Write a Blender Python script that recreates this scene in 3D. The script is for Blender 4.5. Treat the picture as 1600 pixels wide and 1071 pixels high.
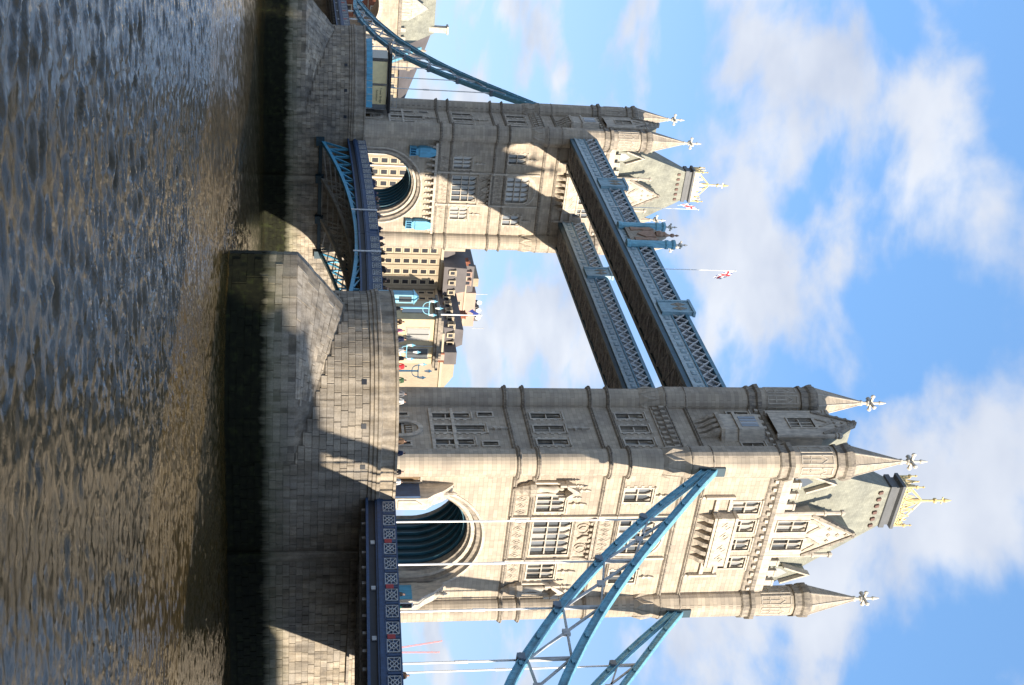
import bpy, bmesh, math, random
import numpy as np
from mathutils import Vector, Matrix
R = math.radians
random.seed(7)
for o in list(bpy.data.objects): bpy.data.objects.remove(o)
scene = bpy.context.scene
col = scene.collection

# ------------------------------------------------------------------ camera
CAM = Vector((-75.084, -91.297, 6.7125))
YAW, PITCH, ROLL, FPX = 0.5497715, 0.1714751, 0.0154318, 1838.703
fw = Vector((math.sin(YAW)*math.cos(PITCH), math.cos(YAW)*math.cos(PITCH), math.sin(PITCH)))
rt = Vector((math.cos(YAW), -math.sin(YAW), 0)); up = rt.cross(fw)
r2 = rt*math.cos(ROLL) + up*math.sin(ROLL); u2 = -rt*math.sin(ROLL) + up*math.cos(ROLL)
cd = bpy.data.cameras.new('camera'); cam = bpy.data.objects.new('camera', cd); col.objects.link(cam)
cd.sensor_fit = 'HORIZONTAL'; cd.sensor_width = 36.0; cd.lens = FPX/1600*36.0
cd.clip_start = 0.5; cd.clip_end = 6000
# the photograph was taken upright and is stored turned on its side: the camera is rolled a quarter turn
ax, ay, az = u2, -r2, -fw
cam.matrix_world = Matrix(((ax.x, ay.x, az.x, CAM.x), (ax.y, ay.y, az.y, CAM.y), (ax.z, ay.z, az.z, CAM.z), (0, 0, 0, 1)))
scene.camera = cam

# ------------------------------------------------------------------ light
SUN = Vector((0.176, -0.985, 0.297)).normalized()       # towards the sun
el = math.asin(SUN.z); azim = math.atan2(SUN.x, SUN.y)
sd = bpy.data.lights.new('sun', 'SUN'); sun = bpy.data.objects.new('sun', sd); col.objects.link(sun)
sd.energy = 5.0; sd.angle = R(0.55); sd.color = (1.0, 0.885, 0.73)
sun.rotation_euler = SUN.to_track_quat('Z', 'Y').to_euler(); sun.location = (0, -150, 120)

world = bpy.data.worlds.new('World'); scene.world = world; world.use_nodes = True
nt = world.node_tree; N = nt.nodes; L = nt.links; N.clear()
def nn(t, **k):
    n = N.new(t)
    for a, b in k.items(): setattr(n, a, b)
    return n
def mth(op, a, b=None, c=None):
    n = nn('ShaderNodeMath', operation=op)
    for i, v in enumerate((a, b, c)):
        if v is None: continue
        if isinstance(v, (int, float)): n.inputs[i].default_value = v
        else: L.new(v, n.inputs[i])
    return n.outputs[0]
sky = nn('ShaderNodeTexSky', sky_type='NISHITA'); sky.sun_disc = False
sky.sun_elevation = el; sky.sun_rotation = azim; sky.air_density = 1.0; sky.dust_density = 0.6; sky.ozone_density = 2.2
tc = nn('ShaderNodeTexCoord'); sp = nn('ShaderNodeSeparateXYZ'); L.new(tc.outputs['Generated'], sp.inputs[0])
zz = mth('MAXIMUM', sp.outputs[2], 0.0); den = mth('ADD', zz, 0.30)
cx_ = mth('DIVIDE', sp.outputs[0], den); cy_ = mth('DIVIDE', sp.outputs[1], den)
cb = nn('ShaderNodeCombineXYZ'); L.new(cx_, cb.inputs[0]); L.new(cy_, cb.inputs[1])
mp = nn('ShaderNodeMapping'); L.new(cb.outputs[0], mp.inputs[0]); mp.inputs['Location'].default_value = (3.15, 1.1, 0); mp.inputs['Rotation'].default_value = (0, 0, 0.4)
n1 = nn('ShaderNodeTexNoise'); n1.inputs['Scale'].default_value = 4.2; n1.inputs['Detail'].default_value = 6; n1.inputs['Roughness'].default_value = 0.52; n1.inputs['Distortion'].default_value = 0.15
L.new(mp.outputs[0], n1.inputs['Vector'])
ramp = nn('ShaderNodeValToRGB'); ramp.color_ramp.elements[0].position = 0.44; ramp.color_ramp.elements[1].position = 0.60
ramp.color_ramp.interpolation = 'EASE'
L.new(n1.outputs['Fac'], ramp.inputs[0])
n2 = nn('ShaderNodeTexNoise'); n2.inputs['Scale'].default_value = 6.5; n2.inputs['Detail'].default_value = 4; n2.inputs['Roughness'].default_value = 0.5
L.new(mp.outputs[0], n2.inputs['Vector'])
cr2 = nn('ShaderNodeValToRGB'); cr2.color_ramp.elements[0].position = 0.3; cr2.color_ramp.elements[1].position = 0.72
cr2.color_ramp.elements[0].color = (4.6, 5.0, 5.9, 1); cr2.color_ramp.elements[1].color = (6.7, 6.9, 7.3, 1)
L.new(n2.outputs['Fac'], cr2.inputs[0])
# pale haze towards the horizon, all the way round
hz = nn('ShaderNodeMapRange'); hz.inputs['From Min'].default_value = 0.0; hz.inputs['From Max'].default_value = 0.42; hz.inputs['To Min'].default_value = 0.62; hz.inputs['To Max'].default_value = 0.0
L.new(zz, hz.inputs['Value'])
skyb = nn('ShaderNodeMix', data_type='RGBA', blend_type='MULTIPLY'); skyb.inputs['Factor'].default_value = 1.0
L.new(sky.outputs[0], skyb.inputs['A']); skyb.inputs['B'].default_value = (1.35, 1.75, 2.3, 1)
evn = nn('ShaderNodeMix', data_type='RGBA'); evn.inputs['Factor'].default_value = .6; L.new(skyb.outputs['Result'], evn.inputs['A']); evn.inputs['B'].default_value = (2.0, 3.95, 6.9, 1)
mxh = nn('ShaderNodeMix', data_type='RGBA'); L.new(hz.outputs[0], mxh.inputs['Factor']); L.new(evn.outputs['Result'], mxh.inputs['A']); mxh.inputs['B'].default_value = (5.2, 6.1, 7.4, 1)
mxc = nn('ShaderNodeMix', data_type='RGBA'); L.new(mth('MULTIPLY', ramp.outputs[0], 0.9), mxc.inputs['Factor']); L.new(mxh.outputs['Result'], mxc.inputs['A']); L.new(cr2.outputs[0], mxc.inputs['B'])
bg = nn('ShaderNodeBackground'); bg.inputs[1].default_value = 0.08; L.new(mxc.outputs['Result'], bg.inputs[0])
wo = nn('ShaderNodeOutputWorld'); L.new(bg.outputs[0], wo.inputs[0])

scene.render.engine = 'CYCLES'
vs = scene.view_settings; vs.view_transform = 'Standard'; vs.look = 'None'; vs.exposure = 0.78; vs.gamma = 1.0; vs.use_curve_mapping = False

# ------------------------------------------------------------------ materials
MATS = {}
class NT:
    def __init__(s, name):
        s.m = bpy.data.materials.new(name); s.m.use_nodes = True; s.t = s.m.node_tree; s.n = s.t.nodes; s.l = s.t.links
        s.b = s.n['Principled BSDF']; MATS[name] = s.m
    def new(s, t, **k):
        n = s.n.new(t)
        for a, b in k.items(): setattr(n, a, b)
        return n
    def link(s, a, b): s.l.new(a, b)
    def math(s, op, a, b=None):
        n = s.new('ShaderNodeMath', operation=op)
        for i, v in enumerate((a, b)):
            if v is None: continue
            if isinstance(v, (int, float)): n.inputs[i].default_value = v
            else: s.link(v, n.inputs[i])
        return n.outputs[0]
    def pos(s): return s.new('ShaderNodeNewGeometry').outputs['Position']
    def noise(s, vec, scale, detail=4, rough=.55):
        n = s.new('ShaderNodeTexNoise'); n.inputs['Scale'].default_value = scale; n.inputs['Detail'].default_value = detail; n.inputs['Roughness'].default_value = rough
        if vec is not None: s.link(vec, n.inputs['Vector'])
        return n.outputs['Fac']
    def ramp(s, fac, stops, interp='LINEAR'):
        r = s.new('ShaderNodeValToRGB'); r.color_ramp.interpolation = interp
        e = r.color_ramp.elements
        while len(e) < len(stops): e.new(0.5)
        for i, (p, c) in enumerate(stops): e[i].position = p; e[i].color = (*c, 1) if len(c) == 3 else c
        s.link(fac, r.inputs[0]); return r.outputs[0]
    def mix(s, f, a, b, mode='MIX'):
        n = s.new('ShaderNodeMix', data_type='RGBA', blend_type=mode)
        for k, v in (('Factor', f), ('A', a), ('B', b)):
            if isinstance(v, (int, float)): n.inputs[k].default_value = v
            elif isinstance(v, tuple): n.inputs[k].default_value = (*v, 1)
            else: s.link(v, n.inputs[k])
        return n.outputs['Result']
    def maprange(s, v, a, b, c, d):
        n = s.new('ShaderNodeMapRange'); s.link(v, n.inputs['Value'])
        for k, x in (('From Min', a), ('From Max', b), ('To Min', c), ('To Max', d)): n.inputs[k].default_value = x
        return n.outputs[0]
    def bump(s, h, strength, dist=.05):
        b = s.new('ShaderNodeBump'); b.inputs['Strength'].default_value = strength; b.inputs['Distance'].default_value = dist
        s.link(h, b.inputs['Height']); s.link(b.outputs[0], s.b.inputs['Normal'])
    def stretch(s, vec, sx, sy, sz):
        m = s.new('ShaderNodeMapping'); s.link(vec, m.inputs[0]); m.inputs['Scale'].default_value = (sx, sy, sz); return m.outputs[0]

def tint(c, k): return tuple(min(1, x*k) for x in c)
def ashlar(name, base, w=.95, h=.42, var=.13, mortar=.62, bumps=.5, rough=.85, streak=.16):
    t = NT(name); p = t.pos(); s = t.new('ShaderNodeSeparateXYZ'); t.link(p, s.inputs[0])
    u = t.math('ADD', s.outputs[0], t.math('MULTIPLY', s.outputs[1], 1.6)); c = t.new('ShaderNodeCombineXYZ'); t.link(u, c.inputs[0]); t.link(s.outputs[2], c.inputs[1])
    b = t.new('ShaderNodeTexBrick'); t.link(c.outputs[0], b.inputs['Vector']); b.offset = .5; b.squash = 1
    b.inputs['Scale'].default_value = 1; b.inputs['Brick Width'].default_value = w; b.inputs['Row Height'].default_value = h
    b.inputs['Mortar Size'].default_value = .012; b.inputs['Mortar Smooth'].default_value = .3
    b.inputs['Color1'].default_value = (*tint(base, 1+var), 1); b.inputs['Color2'].default_value = (*tint(base, 1-var), 1); b.inputs['Mortar'].default_value = (*tint(base, mortar), 1)
    n = t.noise(p, .35, 8, .62); f = t.ramp(n, [(.3, (.76, .76, .78)), (.7, (1.1, 1.08, 1.04))])
    st = t.noise(t.stretch(p, 1.1, 1.1, .12), 1.4, 5); fs = t.ramp(st, [(.35, (1-streak, 1-streak, 1-streak*.95)), (.6, (1, 1, 1))])
    col_ = t.mix(1.0, t.mix(1.0, b.outputs['Color'], f, 'MULTIPLY'), fs, 'MULTIPLY')
    t.link(col_, t.b.inputs['Base Color']); t.b.inputs['Roughness'].default_value = rough
    h_ = t.math('ADD', t.math('MULTIPLY', b.outputs['Fac'], -1.0), t.math('MULTIPLY', t.noise(p, 9, 3), .5))
    t.bump(h_, bumps, .03); return t.m
def plain(name, base, rough=.7, var=.2, scale=1.2, metallic=0., bumps=.15, grime=0.):
    t = NT(name); p = t.pos()
    f = t.ramp(t.noise(p, scale, 6), [(.3, (1-var,)*3), (.7, (1+var*.6,)*3)])
    c = t.mix(1.0, base, f, 'MULTIPLY')
    if grime: c = t.mix(1.0, c, t.ramp(t.noise(t.stretch(p, 2, 2, .35), 2.2, 6, .65), [(.38, (1-grime, 1-grime, 1-grime*.9)), (.56, (1, 1, 1))]), 'MULTIPLY')
    t.link(c, t.b.inputs['Base Color']); t.b.inputs['Roughness'].default_value = rough; t.b.inputs['Metallic'].default_value = metallic
    if bumps: t.bump(t.noise(p, 14, 3), bumps, .01)
    return t.m
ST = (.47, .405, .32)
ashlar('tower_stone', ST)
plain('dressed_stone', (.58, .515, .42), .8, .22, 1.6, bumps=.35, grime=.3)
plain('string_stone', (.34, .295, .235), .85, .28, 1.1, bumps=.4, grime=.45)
plain('carved_stone', (.47, .405, .32), .85, .35, 3.5, bumps=.9, grime=.3)
ashlar('slate', (.30, .305, .25), .36, .24, .1, .72, .35, .75, .22)
plain('lead', (.10, .105, .11), .55, .2)
plain('gold', (.86, .66, .30), .35, .3, 3, metallic=.3, bumps=.1)
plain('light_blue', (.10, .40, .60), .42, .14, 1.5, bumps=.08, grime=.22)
plain('sky_blue', (.22, .52, .66), .45, .14, 1.5, bumps=.08, grime=.25)
plain('pale_blue', (.46, .57, .60), .5, .18, 1.5, bumps=.1, grime=.35)
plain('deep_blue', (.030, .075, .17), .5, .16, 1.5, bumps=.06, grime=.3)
plain('dark_recess', (.025, .03, .04), .6, .2)
plain('rib_teal', (.035, .13, .18), .45, .15); plain('building_glass', (.035, .035, .04), .15, .3, .3, bumps=0)
plain('steel_blue', (.13, .29, .38), .5, .2, 1.5, bumps=.1, grime=.3)
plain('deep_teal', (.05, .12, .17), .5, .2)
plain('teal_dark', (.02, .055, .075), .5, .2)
plain('grey_white', (.55, .56, .55), .5, .15, 2, bumps=.08, grime=.3)
plain('white_paint', (.82, .82, .80), .4, .08, 2, bumps=0)
plain('soffit_brown', (.39, .375, .36), .75, .3, 1.2, grime=.4)
plain('girder_grey', (.50, .47, .41), .7, .25, 1.2, grime=.3)  # lighter than the soffit, standing in for light bounced off the water
plain('band_blue', (.27, .40, .46), .5, .2, 1.5, grime=.35)
plain('ornament_blue', (.30, .48, .56), .5, .2, 1.5, grime=.3)
plain('lattice_white', (.72, .73, .72), .5, .15, 2, bumps=.08, grime=.2)
plain('red_paint', (.40, .03, .035), .5, .1)
plain('asphalt', (.05, .05, .052), .9, .2)
plain('paving', (.30, .28, .25), .9, .2)
plain('wood_door', (.16, .10, .045), .6, .25, 4)
plain('black_iron', (.02, .02, .022), .5, .15)
plain('yellow_panel', (.95, .78, .42), .5, .1, 2, bumps=0)
plain('dark_text', (.05, .04, .035), .6, .05, bumps=0)
plain('cabin_cream', (.60, .48, .30), .75, .1, 2)
plain('red_brick', (.24, .085, .045), .85, .2, 1)
plain('pink_render', (.44, .30, .235), .85, .12, .3)
plain('hotel_stone', (.37, .305, .215), .85, .12, .25, grime=.15)
plain('hotel_trim', (.46, .39, .28), .85, .1, .3)
plain('roof_slate_dark', (.125, .112, .11), .8, .22, .3)
plain('crane_red', (.72, .30, .30), .6, .1)  # red paled to pink, the haze of distance put into the colour
plain('flag_red', (.55, .03, .05), .8, .1); plain('flag_blue', (.02, .04, .22), .8, .1); plain('flag_white', (.75, .75, .75), .8, .08)
plain('skin', (.52, .31, .22), .6, .1); plain('hair_dark', (.03, .022, .018), .7, .1)
for nm, c in (('cloth_black', (.02, .02, .024)), ('cloth_navy', (.02, .03, .08)), ('cloth_grey', (.16, .16, .17)), ('cloth_red', (.62, .04, .05)), ('cloth_pink', (.70, .22, .35)), ('cloth_white', (.70, .68, .64)), ('cloth_brown', (.12, .07, .04)), ('cloth_green', (.05, .11, .05)), ('denim', (.05, .08, .16))):
    plain(nm, c, .85, .15, 6)
plain('quay_stone', (.28, .26, .23), .85, .25, .4)
plain('lamp_glass', (.75, .78, .75), .2, .05)
plain('signal_green', (.02, .28, .12), .3, .05)

t = NT('window_glass'); oi = t.new('ShaderNodeObjectInfo')
c = t.ramp(oi.outputs['Random'], [(0, (.04, .045, .05)), (.4, (.13, .145, .16)), (.75, (.26, .27, .28)), (1, (.46, .45, .42))])  # random greys: pale blinds, plus reflected sky put into the pane colour
t.link(c, t.b.inputs['Base Color']); t.b.inputs['Roughness'].default_value = .16; t.b.inputs['IOR'].default_value = 2.0
t.bump(t.noise(t.pos(), 2.2, 2), .12, .05)

# granite of the piers: each block its own tint, a tide mark of weed and slime on the low courses
def granite(name, blocks, k=1.):
    t = NT(name); p = t.pos(); s = t.new('ShaderNodeSeparateXYZ'); t.link(p, s.inputs[0])
    base = tint((.41, .368, .305), k)
    if blocks:
        oi = t.new('ShaderNodeObjectInfo')
        c0 = t.ramp(oi.outputs['Random'], [(0, tint(base, .82)), (.25, (.37, .335, .285)), (.5, tint(base, 1.0)), (.75, (.335, .30, .25)), (1, tint(base, 1.15))])
    else:
        c0 = t.mix(1.0, base, t.ramp(t.noise(p, 1.1, 2), [(.3, (.72, .72, .74)), (.7, (1.2, 1.17, 1.12))]), 'MULTIPLY')
        at = t.new('ShaderNodeAttribute'); at.attribute_name = 'stone_tint'; tv = t.math('ADD', at.outputs['Fac'], 1.0)
        cv = t.new('ShaderNodeCombineXYZ')
        for i_ in range(3): t.link(tv, cv.inputs[i_])
        c0 = t.mix(1.0, c0, cv.outputs[0], 'MULTIPLY')
    c0 = t.mix(1.0, c0, t.ramp(t.noise(p, .22, 6), [(.32, (.70, .71, .74)), (.66, (1.12, 1.08, 1.02))]), 'MULTIPLY')
    c0 = t.mix(1.0, c0, t.ramp(t.noise(t.stretch(p, 1.2, 1.2, .16), 1.5, 6), [(.36, (.62, .60, .57)), (.58, (1, 1, 1))]), 'MULTIPLY')
    c0 = t.mix(1.0, c0, t.ramp(t.noise(p, 7, 4), [(.3, (.82, .82, .82)), (.7, (1.1, 1.1, 1.1))]), 'MULTIPLY')
    zn = t.math('ADD', s.outputs[2], t.math('MULTIPLY', t.math('SUBTRACT', t.noise(t.stretch(p, 1.3, 1.3, .22), 1.1, 7, .65), .5), 1.9))
    weed = t.ramp(t.noise(p, 1.6, 5), [(.3, (.008, .009, .005)), (.55, (.015, .016, .008)), (.75, (.030, .037, .012))])
    wet = t.maprange(zn, 2.9, 3.8, 1, 0)
    green = t.math('MULTIPLY', t.maprange(zn, 3.3, 5.6, 1, 0), .5)
    c1 = t.mix(green, c0, (.13, .145, .06)); c1 = t.mix(wet, c1, weed)
    t.link(c1, t.b.inputs['Base Color']); t.link(t.maprange(wet, 0, 1, .85, .75), t.b.inputs['Roughness']); t.link(t.maprange(wet, 0, 1, .4, .12), t.b.inputs['Specular IOR Level'])
    t.bump(t.math('ADD', t.noise(p, 5, 5), t.noise(p, 22, 2)), .45, .04); return t.m
granite('granite_block', True); granite('granite_wall', False); granite('granite_joint', False, .58)

t = NT('river_water'); p = t.pos()
t.link(t.ramp(t.noise(p, .05, 4), [(.3, (.040, .027, .008)), (.7, (.050, .034, .011))]), t.b.inputs['Base Color'])
t.b.inputs['Roughness'].default_value = .025; t.b.inputs['IOR'].default_value = 1.333
rm = t.new('ShaderNodeMapping'); t.link(p, rm.inputs[0]); rm.vector_type = 'TEXTURE'; rm.inputs['Rotation'].default_value = (0, 0, -.55); rm.inputs['Scale'].default_value = (1.0, .42, 1)
w1 = t.noise(rm.outputs[0], 2.2, 5, .62); w2 = t.noise(rm.outputs[0], 7, 3, .6)
t.bump(t.math('ADD', w1, t.math('MULTIPLY', w2, .25)), .27, .06)

# ------------------------------------------------------------------ mesh helpers
ORG = {}
def setp(o, label=None, cat=None, group=None, kind=None):
    if label: o['label'] = label
    if cat: o['category'] = cat
    if group: o['group'] = group
    if kind: o['kind'] = kind
    return o
def empty(name, loc, label=None, cat=None, group=None, kind=None):
    o = bpy.data.objects.new(name, None); col.objects.link(o); o.location = loc; o.empty_display_size = .5
    ORG[o.name] = Vector(loc); return setp(o, label, cat, group, kind)
def link(name, me, parent=None, org=None):
    o = bpy.data.objects.new(name, me); col.objects.link(o)
    if parent is not None: o.parent = parent; ORG[o.name] = ORG[parent.name]
    else:
        ORG[o.name] = Vector(org) if org is not None else Vector((0, 0, 0)); o.location = ORG[o.name]
    return o
class MB:
    def __init__(s): s.v = []; s.f = []; s.mi = []; s.cur = 0
    def add(s, vs, fs):
        b = len(s.v); s.v += [tuple(v) for v in vs]; s.f += [tuple(b+i for i in f) for f in fs]; s.mi += [s.cur]*len(fs); return s
    def hexa(s, P): return s.add(P, [(0, 3, 2, 1), (4, 5, 6, 7), (0, 1, 5, 4), (1, 2, 6, 5), (2, 3, 7, 6), (3, 0, 4, 7)])
    def box(s, x0, x1, y0, y1, z0, z1):
        return s.hexa([(x0, y0, z0), (x1, y0, z0), (x1, y1, z0), (x0, y1, z0), (x0, y0, z1), (x1, y0, z1), (x1, y1, z1), (x0, y1, z1)])
    def fbox(s, m, u0, u1, d0, d1, z0, z1):
        return s.hexa([m(u0, d1, z0), m(u1, d1, z0), m(u1, d0, z0), m(u0, d0, z0), m(u0, d1, z1), m(u1, d1, z1), m(u1, d0, z1), m(u0, d0, z1)])
    def bar(s, p, q, w, h, upv=(0, 0, 1)):
        p = Vector(p); q = Vector(q); d = (q-p).normalized(); u = Vector(upv)
        if abs(d.dot(u)) > .98: u = Vector((1, 0, 0)) if abs(d.x) < .9 else Vector((0, 1, 0))
        a = d.cross(u).normalized(); b = a.cross(d); a *= w/2; b *= h/2
        return s.hexa([p-a-b, p+a-b, p+a+b, p-a+b, q-a-b, q+a-b, q+a+b, q-a+b])
    def tube(s, p, q, r, n=8, r1=None):
        p = Vector(p); q = Vector(q); r1 = r if r1 is None else r1; d = (q-p).normalized(); u = Vector((0, 0, 1)) if abs(d.z) < .9 else Vector((1, 0, 0))
        a = d.cross(u).normalized(); b = a.cross(d)
        A = [p+(a*math.cos(6.2832*i/n)+b*math.sin(6.2832*i/n))*r for i in range(n)]; B = [q+(a*math.cos(6.2832*i/n)+b*math.sin(6.2832*i/n))*r1 for i in range(n)]
        return s.add(A+B, [(i, (i+1) % n, n+(i+1) % n, n+i) for i in range(n)]+[tuple(range(n-1, -1, -1)), tuple(range(n, 2*n))])
    def lathe(s, cx, cy, prof, n=8, ph=math.pi/8, cap=True):
        V = [(cx+r*math.cos(6.28318*i/n+ph), cy+r*math.sin(6.28318*i/n+ph), z) for r, z in prof for i in range(n)]
        F = [(k*n+i, k*n+(i+1) % n, (k+1)*n+(i+1) % n, (k+1)*n+i) for k in range(len(prof)-1) for i in range(n)]
        if cap: F += [tuple(range(n-1, -1, -1)), tuple((len(prof)-1)*n+i for i in range(n))]
        return s.add(V, F)
    def loft(s, rings, cap=True):
        n = len(rings[0]); V = [p for r in rings for p in r]
        F = [(k*n+i, k*n+(i+1) % n, (k+1)*n+(i+1) % n, (k+1)*n+i) for k in range(len(rings)-1) for i in range(n)]
        if cap: F += [tuple(range(n-1, -1, -1)), tuple((len(rings)-1)*n+i for i in range(n))]
        return s.add(V, F)
    def ext(s, m, poly, d0, d1):       # polygon of (u,z) extruded between depths through a face map
        n = len(poly)
        return s.add([m(u, d0, z) for u, z in poly]+[m(u, d1, z) for u, z in poly], [(i, (i+1) % n, n+(i+1) % n, n+i) for i in range(n)]+[tuple(range(n-1, -1, -1)), tuple(range(n, 2*n))])
    def build(s, name, mat, parent=None, org=None, smooth=False, kind=None):
        o0 = ORG[parent.name] if parent is not None else (Vector(org) if org is not None else Vector((0, 0, 0)))
        me = bpy.data.meshes.new(name)
        if any(abs(c) > 0 for c in o0): V = [(x-o0.x, y-o0.y, z-o0.z) for x, y, z in s.v]
        else: V = s.v
        me.from_pydata(V, [], s.f)
        for m in (mat if isinstance(mat, (list, tuple)) else [mat]): me.materials.append(MATS[m])
        if isinstance(mat, (list, tuple)): me.polygons.foreach_set('material_index', s.mi)
        if smooth: me.polygons.foreach_set('use_smooth', [True]*len(me.polygons))
        bm = bmesh.new(); bm.from_mesh(me); bmesh.ops.recalc_face_normals(bm, faces=bm.faces); bm.to_mesh(me); bm.free()
        o = link(name, me, parent, o0 if parent is None else None)
        if kind: o['kind'] = kind
        return o
def B(): return MB()

# ------------------------------------------------------------------ river and banks
def lines(a, b, step, lo, hi, g=1.25):
    L_ = list(np.arange(a, b+1e-6, step)); s = step; x = a
    while x > lo: s *= g; x -= s; L_.insert(0, x)
    s = step; x = L_[-1]
    while x < hi: s *= g; x += s; L_.append(x)
    return np.array(L_)
xs = lines(-80, 14, .15, -900, 1500); ys = lines(-77, -9, .14, -130, -9.1)
_e = []; _s = .14; _y = float(ys[-1])
while _y < 80: _s = min(_s*1.006, .42); _y += _s; _e.append(_y)
while _y < 190: _s *= 1.25; _y += _s; _e.append(_y)
ys = np.concatenate([ys[ys <= -9+1e-6], [v for v in _e if v > -8.9]]); stepy = np.gradient(ys)[:, None]
GX, GY = np.meshgrid(xs, ys); Z = np.zeros_like(GX); rng = np.random.RandomState(3)
for k in range(84):
    lam = 0.30*(5.0**(rng.rand()**1.4)); th = math.radians(58)+rng.randn()*.46; a = .0086*lam*(.6+.8*rng.rand())
    kx, ky = math.cos(th)*6.283/lam, math.sin(th)*6.283/lam
    ph = GX*kx+GY*ky+rng.rand()*6.28
    Z += a*np.clip(lam/stepy/2-1, 0, 1)*(np.sin(ph)+.25*np.sin(2*ph+1.0))
gust = .72+.38*np.sin(GX*.11+1.3*np.sin(GY*.07)+.6)*np.sin(GY*.09-.4+.8*np.sin(GX*.05))
Z *= gust*np.clip((12-GX)/14, 0, 1)*np.clip((GX+100)/20, 0, 1)*np.clip((100-GY)/30, 0, 1)*np.clip((GY+100)/12, 0, 1)
ny, nx = GX.shape; idx = np.arange(nx*ny).reshape(ny, nx)
quads = np.stack([idx[:-1, :-1], idx[:-1, 1:], idx[1:, 1:], idx[1:, :-1]], -1).reshape(-1, 4)
me = bpy.data.meshes.new('river'); me.vertices.add(nx*ny); me.vertices.foreach_set('co', np.stack([GX, GY, Z], -1).astype(np.float32).ravel())
me.loops.add(quads.size); me.loops.foreach_set('vertex_index', quads.ravel().astype(np.int32)); me.polygons.add(len(quads))
me.polygons.foreach_set('loop_start', np.arange(0, quads.size, 4, dtype=np.int32)); me.polygons.foreach_set('use_smooth', np.ones(len(quads), dtype=bool)); me.update(calc_edges=True); me.materials.append(MATS['river_water'])
setp(link('river', me), kind='structure')

m = B(); m.box(-900, 1500, -1200, -87, -3, 5.0); setp(m.build('near_bank', 'quay_stone'), kind='structure')
m = B(); m.box(-1500, 2500, 186, 4500, -3, 7.5); setp(m.build('far_bank', 'quay_stone'), kind='structure')

# ------------------------------------------------------------------ piers
ROAD = 13.3
PCX, PAX, PR = 12.5, 10.0, 10.65
def pier_plan(off=0., n=16):
    P = []
    for i in range(n+1):
        th = math.pi/2+math.pi*i/n; P.append((-PCX+(PAX+off)*math.cos(th), (PR+off)*math.sin(th)))
    for i in range(n+1):
        th = -math.pi/2+math.pi*i/n; P.append((PCX+(PAX+off)*math.cos(th), (PR+off)*math.sin(th)))
    return P
TH0 = R(84)
def cut_off(th):
    a = abs(th)/TH0
    return 5.1*max(0, 1-a)**1.12
def cutwater_rings(sgn, n=28, eps=0.):
    low = []; mid = []; top = []
    for i in range(n+1):
        th = -TH0+2*TH0*i/n; off = cut_off(th)
        nx_, ny_ = -math.cos(th), math.sin(th)
        bx, by = -PCX+(PAX-.2)*nx_, (PR-.2)*ny_
        ox, oy = -PCX+PAX*nx_+nx_*(off+eps), (PR+eps)*ny_+ny_*off*.55
        zt = 5.7+4.4*(off/5.1)**.85
        low.append((sgn*ox, oy, -2)); mid.append((sgn*ox, oy, 5.7)); top.append((sgn*bx, by, zt+eps))
    return low, mid, top
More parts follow.
